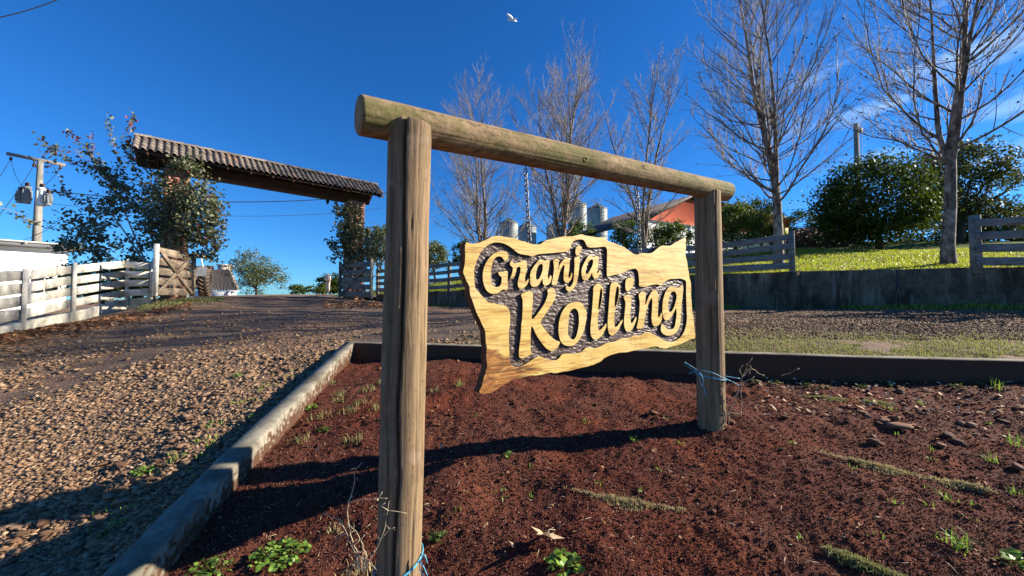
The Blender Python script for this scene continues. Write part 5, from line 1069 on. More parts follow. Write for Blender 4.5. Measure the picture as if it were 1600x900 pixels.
mb = MB(); mb.beam(opt(ei, zl+.03, .06), opt(ej, zl+.03, .06), 0.08, 0.08); mb.build('ledge', MAT['white_paint'], ob)
for p, q in ((e0-od*0.45-[0, 0, 0.25], pk), (pk, e1+od*0.45-[0, 0, 0.12])):
    p = np.array(p, float); q = np.array(q, float); V = [p+on*.22, q+on*.22, q-on*7, p-on*7]; V = [v+[0, 0, .0] for v in V]+[v+np.array([0, 0, .13]) for v in V]
    mb = MB(); mb.add(V, [(3, 2, 1, 0), (4, 5, 6, 7), (0, 1, 5, 4), (1, 2, 6, 5), (2, 3, 7, 6), (3, 0, 4, 7)]); mb.build('roof', MAT['roof_dark'], ob)
mb = MB(); wc = np.array(opt(pk, zl-1.0, .06)); mb.box(wc, (0.03, 0, 0), (0, 0.03, 0), (0, 0, 1.0)); mb.build('downpipe', MAT['white_paint'], ob)
# silos
def silo(px, pytop, pyb, wpx, Yd, label):
    s_ = Yd/F; r_ = wpx*s_/2; e_ = P(px, pytop, Yd); zt = e_[2]; zb_ = P(px, pyb, Yd)[2]; cone = r_*0.62; c_ = np.array([e_[0], Yd, 0])
    t = thing('grain_silo', (c_[0], Yd, zb_), label, 'silo', 'galvanised grain silos on the hill')
    zs = np.arange(zb_, zt-cone, 0.09); pr = [(r_*(1+0.008*math.sin(k*1.9)), z) for k, z in enumerate(zs)]
    mb = MB(); mb.lathe(c_, pr, 32); body = mb.build('body', MAT['galvanised'], t, True)
    zc = zt-cone
    mb = MB(); mb.lathe(c_, [(r_*1.05, zc-0.04), (r_*1.05, zc+0.02), (r_*0.16, zt-0.12), (r_*0.16, zt), (r_*0.2, zt+0.02), (0, zt+0.1)], 24); rf = mb.build('roof', MAT['silo_roof'], t)
    for k in range(12):
        th = k*math.pi/6; mb = MB(); mb.tube([c_+[math.cos(th)*r_*1.04, math.sin(th)*r_*1.04, zc+0.04], c_+[math.cos(th)*r_*0.17, math.sin(th)*r_*0.17, zt-0.09]], 0.02, 4); mb.build('rib', MAT['silo_roof'], rf)
    for k in range(1, 4):
        z = zb_+(zc-zb_)*k/3.2; mb = MB(); mb.lathe(c_+[0, 0, z], [(r_*1.0, -0.03), (r_*1.02, 0), (r_*1.0, 0.03)], 32); mb.build('hoop', MAT['silo_roof'], body)
    mb = MB(); lx = c_+[0.25*r_, -r_*1.05, 0]
    for dx in (-0.16, 0.16): mb.tube([lx+[dx, 0, zb_], lx+[dx, 0, zc+0.1]], 0.022, 4)
    for z in np.arange(zb_, zc, 0.35): mb.tube([lx+[-0.16, 0, z], lx+[0.16, 0, z]], 0.016, 4)
    mb.build('ladder', MAT['silo_roof'], t)
    mb = MB()
    for k in range(6):
        th = k*math.pi/3; mb.tube([c_+[math.cos(th)*r_*0.5, math.sin(th)*r_*0.5, zt-cone*0.6], c_+[math.cos(th)*r_*0.5, math.sin(th)*r_*0.5, zt+0.45]], 0.018, 4)
        t2 = (k+1)*math.pi/3; mb.tube([c_+[math.cos(th)*r_*0.5, math.sin(th)*r_*0.5, zt+0.42], c_+[math.cos(t2)*r_*0.5, math.sin(t2)*r_*0.5, zt+0.42]], 0.018, 4)
    mb.build('railing', MAT['silo_roof'], t)
silo(795, 341, 420, 29, 44, 'leftmost low silo of the pair seen under the crossbeam')
silo(824, 347, 420, 28, 42, 'right low silo of the pair, behind the nearer chain')
silo(867, 347, 420, 27, 46, 'pale low silo between the bare tree stems')
silo(902, 312, 420, 29, 46, 'tall silo left of the rightmost one, behind the bare trunks')
silo(933, 318, 420, 31, 42, 'rightmost tall silo above the top edge of the sign')

# ------------------------------------------------------------------ tractor
YT = 20.5; tx = P(312, 463, YT); hd_ = R(28)   # heading rotation; rear faces the drive
tz = ground(tx[0], tx[1])[0]; tz = P(320, 463, YT)[2]
tr_ = thing('tractor', (tx[0]-0.9, YT+0.3, tz), 'parked farm tractor with muddy lugged rear tyres behind the left gate', 'tractor')
ax = np.array([math.cos(hd_), -math.sin(hd_)*-1, 0]); ax = np.array([0.86, 0.50, 0.0]); fw = np.array([-0.50, 0.86, 0.0])  # axle direction, forward
def wheel(c_, r_, w_, name='wheel'):
    A = np.stack([np.cross([0, 0, 1.0], ax), np.array([0, 0, 1.0]), ax], 1); A[:, 0] = fw
    mb = MB(); mb.lathe(c_, [(r_*0.58, -w_*0.5), (r_*0.86, -w_*0.52), (r_*0.96, -w_*0.42), (r_*0.97, 0), (r_*0.96, w_*0.42), (r_*0.86, w_*0.52), (r_*0.58, w_*0.5), (r_*0.55, 0.0), (r_*0.58, -w_*0.5)], 36, A); o = mb.build('wheel', MAT['tyre'], tr_, True)
    for k in range(22):
        for s_ in (-1, 1):
            th = (k+0.5*(s_ > 0))*2*math.pi/22; th2 = th+0.22
            def q(t, rr, x): return c_+fw*math.cos(t)*rr+np.array([0, 0, 1.0])*math.sin(t)*rr+ax*x
            a = q(th2, r_*0.985, 0.01*s_); b = q(th, r_*0.965, s_*w_*0.5)
            mb = MB(); mb.beam(a, b, 0.07, 0.055, up=q(th, 1, 0)-c_); mb.build('lug', MAT['tyre_mud'], o)
    mb = MB(); mb.lathe(c_, [(r_*0.56, -w_*0.28), (r_*0.5, -w_*0.1), (r_*0.2, -w_*0.05), (r_*0.18, -w_*0.2), (0, -w_*0.2)], 20, A); mb.build('rim', MAT['tractor_grey'], o)
    return o
wc1 = P(321, 442, YT); wc1[2] = tz+0.74; wheel(wc1, 0.74, 0.46); wc2 = wc1-ax*1.75; wheel(wc2, 0.74, 0.46)
mid = (wc1+wc2)/2
mb = MB(); mb.beam(wc1, wc2, 0.25, 0.25); mb.build('rear_axle', MAT['dark_metal'], tr_)
mb = MB(); mb.beam(mid+fw*-0.2, mid+fw*2.3, 0.42, 0.5); mb.build('chassis', MAT['tractor_red'], tr_)
mb = MB(); mb.beam(mid+fw*1.1+[0, 0, 0.45], mid+fw*2.6+[0, 0, 0.4], 0.5, 0.45, bev=0.1); mb.build('bonnet', MAT['tractor_red'], tr_)
for s_ in (0.6, -0.6):
    c_ = mid+fw*2.2+ax*s_; c_[2] = tz+0.38; A = np.stack([fw, np.array([0, 0, 1.0]), ax], 1); mb = MB(); mb.lathe(c_, [(0.2, -.1), (0.36, -.1), (0.38, 0), (0.36, .1), (0.2, .1), (0.2, -.1)], 20, A); mb.build('wheel', MAT['tyre'], tr_, True)
for s_ in (-0.72, 0.72):
    mb = MB()
    V = []
    for k in range(9):
        th = R(20+k*17); 
        for x in (-0.22, 0.22): V.append(mid+ax*(s_*1.12+x)+fw*math.cos(th)*0.85*-1+np.array([0, 0, math.sin(th)*0.85]))
    mb.add(V, [(2*k, 2*k+1, 2*k+3, 2*k+2) for k in range(8)]); mb.build('fender', MAT['tractor_grey'], tr_)
mb = MB(); mb.beam(mid+fw*0.1+[0, 0, 0.55], mid+fw*0.55+[0, 0, 0.55], 0.45, 0.12); mb.beam(mid+fw*0.1+[0, 0, 0.5], mid+fw*0.05+[0, 0, 0.95], 0.42, 0.08, up=fw); mb.build('seat', MAT['dark_metal'], tr_)
for s_ in (-0.4, 0.4):
    mb = MB(); mb.tube([mid+ax*s_-fw*0.2+[0, 0, 0.2], mid+ax*s_-fw*0.15+[0, 0, 1.35]], 0.035, 6); mb.build('roll_bar', MAT['dark_metal'], tr_)
mb = MB(); rp = P(308, 400, YT-0.2); mb.box(rp, np.array([0.30, 0.15, 0]), np.array([-0.3, 0.5, 0]), (0, 0, 0.06)); mb.build('canopy', MAT['tractor_grey'], tr_)
for px in ((303, 316)):
    pass
mb = MB(); mb.tube([P(314, 402, YT-.2), P(316, 412, YT-.2), P(318, 420, YT-.2)], 0.03, 6); mb.build('canopy_strut', MAT['transformer_white'], tr_)
for dz_ in (-0.25, -0.42):
    mb = MB(); mb.tube([mid+ax*0.2+[0, 0, dz_], mid-fw*0.7+ax*0.45+[0, 0, dz_-0.02], mid-fw*0.95+ax*0.55+[0, 0, dz_+0.12]], 0.035, 6); mb.build('linkage_arm', MAT['tyre_mud'], tr_)

# ------------------------------------------------------------------ person on the crest
YR_ = 34; pb = P(512, 456, YR_); ph = 1.66; zs_ = pb[2]
person = thing('person', pb, 'person in cream clothes with dark hair standing on the crest by the dark hedge', 'person')
def skin_body(name, joints, edges, mat, parent, sub=2):
    me = bpy.data.meshes.new(name); me.from_pydata([tuple(j[:3]) for j in joints], edges, []); o = bpy.data.objects.new(name, me); COL.objects.link(o)
    md = o.modifiers.new('s', 'SKIN'); sv = me.skin_vertices[0].data
    for i, j in enumerate(joints): sv[i].radius = (j[3], j[4] if len(j) > 4 else j[3])
    sv[0].use_root = True; o.modifiers.new('u', 'SUBSURF').levels = sub; o.modifiers['u'].render_levels = sub
    dg = bpy.context.evaluated_depsgraph_get(); m2 = bpy.data.meshes.new_from_object(o.evaluated_get(dg)); bpy.data.objects.remove(o)
    m2.name = name; m2.materials.clear(); m2.materials.append(MAT[mat])
    for p in m2.polygons: p.use_smooth = True
    o = bpy.data.objects.new(name, m2); COL.objects.link(o); o.parent = parent; return o
J = [(0, 0, .92, .13, .10), (0, 0, 1.12, .125, .095), (0.01, 0, 1.32, .15, .10), (0.01, 0, 1.42, .06), (0.0, -.01, 1.50, .075, .085), (0.0, -.015, 1.60, .07, .08),
     (.17, 0, 1.38, .05), (.22, -.02, 1.12, .042), (.20, -.10, .92, .034), (.195, -.13, .84, .03), (-.16, 0, 1.38, .05), (-.21, -.03, 1.12, .042), (-.14, -.18, 1.02, .034), (-.07, -.22, 1.03, .028),
     (.09, 0, .86, .095), (.10, -.01, .48, .065), (.11, .02, .09, .045), (.12, -.10, .03, .035), (-.08, 0, .86, .095), (-.09, .01, .48, .065), (-.10, .03, .09, .045), (-.11, -.09, .03, .035),
     (.20, -.16, .77, .009), (.185, -.15, .765, .009), (.17, -.14, .77, .008), (.21, -.15, .78, .008), (.18, -.17, .80, .009)]
E = [(0, 1), (1, 2), (2, 3), (3, 4), (4, 5), (2, 6), (6, 7), (7, 8), (8, 9), (2, 10), (10, 11), (11, 12), (12, 13), (0, 14), (14, 15), (15, 16), (16, 17), (0, 18), (18, 19), (19, 20), (20, 21), (9, 22), (9, 23), (9, 24), (9, 25), (8, 26)]
skin_body('body', J, E, 'skin', person)
cl_ = [(0, 0, .90, .165, .135), (0, 0, 1.12, .15, .12), (0.01, 0, 1.33, .17, .12), (.18, 0, 1.37, .068), (.225, -.02, 1.12, .058), (.205, -.09, .96, .05), (-.17, 0, 1.37, .068), (-.215, -.03, 1.12, .058), (-.155, -.15, 1.04, .05)]
skin_body('shirt', cl_, [(0, 1), (1, 2), (2, 3), (3, 4), (4, 5), (2, 6), (6, 7), (7, 8)], 'cloth_cream', person)
skin_body('trousers', [(0, 0, .93, .15, .12), (.09, 0, .84, .115), (.10, -.01, .48, .088), (.11, .02, .12, .075), (-.08, 0, .84, .115), (-.09, .01, .48, .088), (-.10, .03, .12, .075)], [(0, 1), (1, 2), (2, 3), (0, 4), (4, 5), (5, 6)], 'cloth_cream', person)
skin_body('hair', [(0, .01, 1.63, .085, .095), (0, .035, 1.56, .08, .07), (0, .05, 1.49, .055)], [(0, 1), (1, 2)], 'cloth_dark', person)

# ------------------------------------------------------------------ gull
bc = P(800, 31, 30); gull = thing('bird', bc, 'white bird gliding high in the blue sky', 'bird')
BK = R(-55); BM = np.array([[math.cos(BK), 0, -math.sin(BK)], [0, 1, 0], [math.sin(BK), 0, math.cos(BK)]])
def br(x, y, z): return bc+np.array([x, y, z])*1.15
mb = MB(); mb.tube([br(-.30, .1, .05), br(-.2, .07, .03), br(-.05, 0, 0), br(.12, -.05, -.01), br(.24, -.08, 0), br(.30, -.1, .01)], [.015, .05, .085, .08, .05, .02], 10); mb.build('body', MAT['feather_white'], gull, True)
mb = MB(); mb.tube([br(.29, -.1, .01), br(.36, -.12, -.01)], [.015, .004], 6); mb.build('beak', MAT['beak'], gull)
for s_, name in ((1, 'wing'), (-1, 'wing')):     # wings raised, facing the sun and the viewer
    o0 = br(.02, -.03, .03); tx_ = np.array([-.10, -.35*s_, .0]); 
    if s_ > 0: A = [(-.10, 0, 0), (.12, -.02, .02), (-.02, -.12, .20), (-.30, -.10, .17), (-.30, -.16, .36), (-.44, -.14, .30)]
    else: A = [(-.08, 0, 0), (.12, .0, -.01), (.26, -.10, -.10), (.10, -.08, -.20), (.36, -.14, -.22), (.26, -.12, -.28)]
    a = np.array(A, float)*1.1; top = a+[0.012, -.012, 0]; V = np.vstack([a, top])+bc
    mb = MB(); mb.add(V, [(0, 1, 2, 3), (3, 2, 4, 5), (6, 9, 8, 7), (9, 11, 10, 8), (1, 7, 8, 2), (2, 8, 10, 4), (4, 10, 11, 5), (5, 11, 9, 3), (3, 9, 6, 0)]); mb.build('wing', MAT['feather_white'], gull)
mb = MB(); mb.add(np.array([(-.28, .1, .05), (-.42, .08, .06), (-.40, .2, .06), (-.28, .1, .06), (-.42, .08, .07), (-.40, .2, .07)])+bc, [(0, 1, 4, 3), (1, 2, 5, 4), (2, 0, 3, 5)], [(0, 2, 1), (3, 4, 5)]); mb.build('tail', MAT['feather_white'], gull)

# ------------------------------------------------------------------ brush heap, yellow board
hc = gz(1275, 20); heap = thing('brush_heap', hc, 'long dark heap of stones and cut brush at the top of the lawn', 'heap')
mb = MB()
for k in range(1500):
    px = rng.uniform(1205, 1345); Yd = rng.uniform(18.5, 21); p = P(px, 380, Yd); g_ = ground(p[0], p[1])[0]; hmax = 0.9*math.exp(-((px-1275)/70)**2)+0.12
    z = g_+rng.random()*hmax; d = rng.normal(size=3)*[1, 1, 0.35]; d /= np.linalg.norm(d); L = rng.uniform(0.1, 0.35); c_ = np.array([p[0], p[1], z])
    mb.beam(c_-d*L/2, c_+d*L/2, rng.uniform(0.02, 0.10), rng.uniform(0.02, 0.07), up=(0.1, 0.2, 1))
o = mb.build('brush', simple('brush_brown', (0.15, 0.10, 0.08), 0.9, 0.6, 4, 0.3), heap); o['kind'] = 'stuff'
yb_ = P(1227, 362, 13); yo = thing('yellow_board', yb_, 'small yellow board on a stake right of the tall bare trunk', 'board')
mb = MB(); mb.box(yb_, (0.11, 0.02, 0), (0, 0.012, 0), (0, 0, 0.13)); mb.build('panel', MAT['yellow_paint'], yo)
mb = MB(); mb.tube([yb_+[0, 0.03, 0.1], yb_+[0, 0.03, -1.2]], 0.02, 6); mb.build('stake', MAT['grey_board'], yo)

# ------------------------------------------------------------------ stones
def rock_mesh(flat=0.5, seed=0):
    rg = np.random.default_rng(seed); n = 5; V = []
    lat = [(-0.5, 0.7), (-0.15, 1.0), (0.32, 0.95), (0.5, 0.72)]
    for z, r in lat:
        for k in range(6):
            th = k*math.pi/3 + rg.uniform(-.45, .45); rr = r*rg.uniform(0.55, 1.15)*0.5; V.append((rr*math.cos(th)*1.25, rr*math.sin(th), z*flat*rg.uniform(0.75, 1.1)))
    Q = [(i*6+j, i*6+(j+1) % 6, (i+1)*6+(j+1) % 6, (i+1)*6+j) for i in range(3) for j in range(6)]
    V += [(0, 0, -0.5*flat), (0, 0, 0.52*flat)]; T = [(24, (j+1) % 6, j) for j in range(6)]+[(25, 18+j, 18+(j+1) % 6) for j in range(6)]
    mb = MB(); mb.add(V, Q, T); return mb
RM = []
RT = []
for k in range(8):
    o = rock_mesh(0.28+0.05*k, k).build('stone', MAT['rock']); RM.append(o.data); bpy.data.objects.remove(o)
    o = rock_mesh(0.20+0.03*k, k+20).build('stone', MAT['tan_stone']); RT.append(o.data); bpy.data.objects.remove(o)
def stone(p, size, label, group, rz=None, tilt=0.25, lift=0.18, pool=None):
    o = bpy.data.objects.new('stone', random.choice(pool or RM)); COL.objects.link(o); o.location = (p[0], p[1], p[2]+size*lift)
    o.rotation_euler = (random.uniform(-tilt, tilt), random.uniform(-tilt, tilt), random.uniform(0, 6.3)); o.scale = (size, size*random.uniform(0.6, 1), size*random.uniform(0.6, 1.0)); tag(o, label, 'stone', group); return o
lab = 'broken reddish stone in the heap on the right of the soil bed'
for k in range(34):
    px = random.gauss(1430, 55); py = random.gauss(658, 17); p = hit(px, py); stone(p, random.uniform(0.03, 0.095), ('small' if py < 650 else 'low')+' broken reddish stone in the '+('far' if py < 655 else 'near')+('-left' if px < 1410 else '-middle' if px < 1455 else '-right')+' part of the heap on the soil bed', 'broken stones heaped on the soil', lift=0.03, tilt=0.4)
for px, py, s_, l_ in ((1020, 648, 0.075, 'lone reddish stone on the soil left of the far log post'), (1226, 654, 0.065, 'dark lone stone on the soil right of the far post'), (1366, 696, 0.085, 'brown stone on the soil just below the stone heap'),
                       (1125, 668, 0.10, 'dark clod of earth at the foot of the far log post'), (1143, 662, 0.07, 'small stone beside the clod at the far post foot'), (1470, 700, 0.07, 'rounded stone at the lower right of the stone heap'),
                       (1408, 672, 0.14, 'flat pinkish slab among the stone heap'), (1222, 703, 0.035, 'pebble left of the long dry grass strip'), (1115, 803, 0.035, 'pale pebble right of the short dry grass strip'), (1590, 735, 0.08, 'grey stone at the right edge of the bed')):
    stone(hit(px, py), s_, l_, None)
for k in range(60):
    px = random.uniform(150, 470); py = 900-(px-100)*0.72-random.uniform(30, 130); p = hit(px, max(py, 560)); stone(p, random.uniform(0.05, 0.115), 'tan flat stone on the gravel beside the '+('near shaded' if px < 260 else 'middle' if px < 370 else 'far')+' stretch of the left kerb', 'larger flat stones on the gravel by the kerb', tilt=0.15, lift=0.08, pool=RT)
for k in range(26):
    p = hit(random.uniform(0, 180), random.uniform(800, 890)); stone(p, random.uniform(0.05, 0.10), 'tan stone in the lower left corner of the gravel', 'stones in the lower left corner', lift=0.08, pool=RT)
for k in range(40):
    px = random.uniform(5, 260); py = float(np.interp(px, [0, 200, 260], [530, 497, 480]))+random.uniform(2, 10); p = hit(px, py, 4); stone(p, random.uniform(0.05, 0.12), 'reddish clod at the foot of the '+('nearest' if px < 60 else 'middle' if px < 170 else 'far')+' stretch of the white fence', 'clods along the white fence footing')
# scattered small stuff: joined chips
def chips(name, xy, size, mat, zoff=0.15, flat=0.5, tint=None, sink=None):
    n = len(xy); z = ground(xy[:, 0], xy[:, 1]); C = np.stack([xy[:, 0], xy[:, 1], z+size*zoff], -1)
    a = rng.normal(size=(n, 3))*[0.35, 0.35, 1]; a[:, 2] = np.abs(a[:, 2])+0.6; a /= np.linalg.norm(a, axis=1)[:, None]
    b = np.cross(a, rng.normal(size=(n, 3))); b /= np.linalg.norm(b, axis=1)[:, None]; c_ = np.cross(a, b)
    S_ = size[:, None]; V = []
    for k in range(4):
        th = k*2*math.pi/4; j = rng.uniform(0.32, 0.62, (n, 1)); V.append(C + (b*math.cos(th)*1.2+c_*math.sin(th)*0.85)*S_*j + a*S_*rng.uniform(-0.12, 0.12, (n, 1))*flat)
    V.append(C+a*S_*flat*rng.uniform(0.3, 0.55, (n, 1)) + b*S_*rng.uniform(-.15, .15, (n, 1))); V.append(C-a*S_*flat*0.4)
    V = np.stack(V, 1).reshape(-1, 3); T = np.array([(k, (k+1) % 4, 4) for k in range(4)]+[((k+1) % 4, k, 5) for k in range(4)])
    T = (T[None]+np.arange(n)[:, None, None]*6).reshape(-1, 3); t = rng.random(n) if tint is None else tint
    o = mk(name, V, [T], mat, attr=np.repeat(t, 6)); return tag(o, kind='stuff')
def samp(n, px0, px1, py0, py1, bias=1.0, fn=None, ymin=0.9):
    """area-weighted random ground points seen between image rows"""
    px = rng.uniform(px0, px1, n); py = py0+(py1-py0)*rng.random(n)**bias
    r = np.stack([(px-800)/F, cp-(450-py)/F*sp, sp+(450-py)/F*cp], -1); Yg = np.full(n, 2.0)
    lo = np.full(n, ymin); hi = np.full(n, 17.0)
    for _ in range(14):
        mid_ = (lo+hi)/2; p = r*(mid_/r[:, 1])[:, None]; g_ = fn(p[:, 0], p[:, 1]); below = p[:, 2] < g_; hi = np.where(below, mid_, hi); lo = np.where(below, lo, mid_)
    p = r*(hi/r[:, 1])[:, None]; return p[:, :2]
xy = samp(125000, -60, 1660, 560, 960, 0.85, H_bed); xy = xy[inpoly(xy[:, 0], xy[:, 1], bedpoly)]; n = len(xy); Yd = xy[:, 1]
sz = (0.0040+0.0062*rng.random(n)**2.0)*np.clip(Yd/1.9, 0.85, 1.7); big = rng.random(n) < 0.008; sz = np.where(big, sz*2.4, sz)
dn = fbm(xy[:, 0]*1.6, xy[:, 1]*1.6, 3, 55); k = dn > -9; xy = xy[k]; sz = sz[k]
o = chips('soil_crumbs', xy, sz, MAT['soil_clod'], 0.15, 1.2, tint=np.where(big, 0.3, rng.random(n))[k]); tag(o, 'loose red-brown soil crumbs covering the bed', 'soil')
xy = samp(95000, -60, 1000, 478, 960, 0.9, H_road); k = ~inpoly(xy[:, 0], xy[:, 1], [(a, b) for a, b in bedpoly]) & (xy[:, 1] < 13); xy = xy[k]; n = len(xy)
tr_n = fbm((xy[:, 0]*0.84+xy[:, 1]*0.54)*0.9, (xy[:, 1]*0.84-xy[:, 0]*0.54)*0.22, 3, 91); tk_ = track(xy[:, 0], xy[:, 1]); k = rng.random(n) > tk_*0.93; xy = xy[k]; n = len(xy)
sz = (0.011+0.050*rng.random(n)**2.8)*np.clip(xy[:, 1]/3.2, 0.95, 1.45)
o = chips('gravel', xy, sz, MAT['gravel_stone'], 0.05, 0.36, tint=np.clip(rng.beta(2.6, 2.2, n), 0, 1)); tag(o, 'flaky tan gravel loose over the drive', 'gravel')
xy = samp(14000, 1000, 1680, 487, 530, 1.0, H_road); k = ~inpoly(xy[:, 0], xy[:, 1], bedpoly); xy = xy[k]
o = chips('gravel', xy, 0.02+0.03*rng.random(len(xy)), MAT['gravel_stone'], 0.1, 0.5, tint=rng.beta(2, 3, len(xy))); tag(o, 'pinkish gravel loose over the far lane', 'gravel')

# ------------------------------------------------------------------ dead leaves (stuff)
def flat_leaves(name, xy, size, mat, label, lift=0.012, parent=None):
    z = ground(xy[:, 0], xy[:, 1])+lift; C = np.stack([xy[:, 0], xy[:, 1], z], -1); n = len(C); th = rng.uniform(0, 6.28, n)
    tl_ = rng.normal(size=(n, 2))*0.35; d = np.stack([np.cos(th), np.sin(th), tl_[:, 0]], -1); s_ = np.stack([-np.sin(th), np.cos(th), tl_[:, 1]], -1); S_ = np.broadcast_to(size, (n,))[:, None]
    up = np.array([0, 0, 1.0]); V = []
    for a, b, u in ((-.5, 0, 0), (-.1, .32, .12), (.18, .2, .1), (.5, 0, -.02), (.18, -.2, .1), (-.1, -.32, .12)): V.append(C+d*S_*a+s_*S_*b+up*S_*u)
    V = np.stack(V, 1).reshape(-1, 3); base = np.arange(n)[:, None]*6
    Q = np.concatenate([base+np.array([0, 1, 2, 3]), base+np.array([0, 3, 4, 5])]); o = mk(name, V, [Q], mat, attr=np.repeat(rng.random(n), 6)); tag(o, label, 'leaves', kind='stuff'); return o
n = 2600; px = rng.uniform(-40, 300, n); py = np.interp(px, [-40, 0, 35, 200, 300], [538, 523, 517, 492, 472])+rng.gamma(1.3, 5.0, n)
r_ = [hit(a, b, 4) for a, b in zip(px[:900], py[:900])]; flat_leaves('dead_leaves', np.array(r_)[:, :2], 0.07+0.05*rng.random(900), MAT['leaf_dead'], 'drift of brown dead leaves along the white fence footing')
xy = samp(520, 0, 1600, 480, 890, 0.7, lambda x, y: ground(x, y)); flat_leaves('dead_leaves', xy, (0.016+0.022*rng.random(len(xy)))*np.clip(xy[:, 1]/3, .6, 2), MAT['leaf_dead'], 'small brown dead leaves scattered over soil and gravel')
xy = samp(260, 1180, 1640, 590, 650, 1.0, H_bed); k = inpoly(xy[:, 0], xy[:, 1], bedpoly); flat_leaves('dead_leaves', xy[k], 0.04, MAT['leaf_pale'], 'pale curled leaves below the back kerb')
xy = samp(500, 1130, 1600, 385, 426, 1.0, H_lawn); k = xy[:, 1] > wallY(xy[:, 0])+0.1; flat_leaves('dead_leaves', xy[k], 0.08, MAT['leaf_pale'], 'pale dead leaves lying on the lawn', 0.05)
xy = samp(420, 505, 625, 466, 482, 1.0, H_road); flat_leaves('dead_leaves', xy, 0.11, MAT['leaf_dead'], 'dead leaves in the shade by the right gate')

mb = MB()
for p in samp(260, 0, 1600, 560, 890, 0.8, H_bed):
    if not inpoly(np.array([p[0]]), np.array([p[1]]), bedpoly)[0]: continue
    a_0 = rng.uniform(0, 6.28); L_ = rng.uniform(0.015, 0.07); z_ = ground(p[0], p[1])[0]+0.008; d_ = np.array([math.cos(a_0), math.sin(a_0), rng.normal()*0.15]); q0 = np.array([p[0], p[1], z_])
    mb.tube([q0, q0+d_*L_*0.5+[0, 0, 0.003], q0+d_*L_], 0.0012, 3)
o = mb.build('dry_twigs', MAT['dry_stem']); tag(o, 'short pale twigs littering the soil bed', 'twigs', kind='stuff')
# ------------------------------------------------------------------ grass
def blades(C, h, w_, lean=0.5, dirs=None):
    n = len(C); h = np.broadcast_to(h, (n,))[:, None]; w_ = np.broadcast_to(w_, (n,))[:, None]; th = rng.uniform(0, 6.28, n); a = np.stack([np.cos(th), np.sin(th), th*0], -1)
    if dirs is not None: a = dirs
    s_ = np.stack([-a[:, 1], a[:, 0], a[:, 0]*0], -1); l = (lean*rng.random(n))[:, None]; up = np.array([0, 0, 1.0])
    m1 = C+up*h*0.55*(1-l*0.25)+a*h*l*0.35; tip = C+up*h*(1-l*0.75)+a*h*l*1.0
    V = np.stack([C-s_*w_/2, C+s_*w_/2, m1+s_*w_*0.36, m1-s_*w_*0.36, tip], 1).reshape(-1, 3); b = np.arange(n)[:, None]*5
    return V, b+np.array([0, 1, 2, 3]), b+np.array([3, 2, 4])
def grass(name, C, h, w_, mat, label, cat='grass', lean=0.6, parent=None):
    V, Q, T = blades(C, h, w_, lean); o = mk(name, V, [Q, T], mat, parent, attr=np.repeat(rng.random(len(C)), 5))
    if parent is None: tag(o, label, cat, kind='stuff')
    return o
# lawn
s_ = rng.uniform(2.5, 14, 90000); t_ = 0.15+9.5*rng.random(90000)**1.4; x = s_+nwall[0]*t_; y = wallY(s_)+nwall[1]*t_
k = (np.abs(x/y) < 1.4); x = x[k]; y = y[k]; C = np.stack([x, y, lawn_h(x, y)-0.01], -1); grass('lawn_grass', C, 0.05+0.06*rng.random(len(x)), 0.022, MAT['grass_green'], 'bright green short lawn grass on the slope', lean=0.8)
s_ = rng.uniform(-6, 2.5, 22000); t_ = 0.15+7*rng.random(22000)**1.4; x = s_+nwall[0]*t_; y = wallY(s_)+nwall[1]*t_; C = np.stack([x, y, lawn_h(x, y)-0.01], -1)
grass('lawn_grass', C, 0.06+0.06*rng.random(len(x)), 0.03, MAT['grass_green'], 'green grass behind the plank fence left of the sign', lean=0.8)
# verge behind kerb
x = rng.uniform(-1.0, 8.5, 42000); kb = np.interp(x, [p[0] for p in KO[3:]], [p[1] for p in KO[3:]]); y = kb+0.02+rng.gamma(1.6, 0.42, len(x)); k = (fbm(x*2, y*2, 3, 66) > -0.28) & (x > -1.0+rng.random(len(x))*2.0) & (y < kb+1.7); x = x[k]; y = y[k]
C = np.stack([x, y, road_h(x, y)-0.004], -1); grass('verge_grass', C, 0.018+0.035*rng.random(len(x)), 0.007, MAT['grass_verge'], 'short yellowing grass verge behind the back kerb', lean=0.9)
# at wall foot
x = rng.uniform(-5, 12, 9000); y = wallY(x)-np.abs(rng.normal(size=9000))*0.28-0.03; k = fbm(x*1.5, x*0, 3, 68) > -0.15; C = np.stack([x, y, road_h(x, y)], -1)[k]
grass('wall_foot_grass', C, 0.05+0.09*rng.random(len(C)), 0.02, MAT['grass_green'], 'ragged weedy grass along the retaining wall foot')
n = 5000; px = rng.uniform(215, 350, n); py = np.interp(px, [215, 260, 350], [484, 474, 467])+rng.normal(size=n)*2.2; C = np.array([hit(a, b, 7) for a, b in zip(px[:2200], py[:2200])])
grass('drive_edge_grass', C, 0.03+0.05*rng.random(len(C)), 0.02, MAT['grass_verge'], 'green grass strip at the drive edge by the left gate')
C = np.array([hit(px, py) for px, py in zip(rng.uniform(150, 460, 700), rng.uniform(560, 860, 700)) if abs(py-(900-(px-60)*0.80)) < 26][::3]); 
if len(C): C = np.repeat(C, 10, 0)+rng.normal(size=(len(C)*10, 3))*[0.02, 0.02, 0]; grass('kerb_grass', C, 0.02+0.02*rng.random(len(C)), 0.006, MAT['leaf_weed'], 'tiny green weeds among the gravel by the kerb')
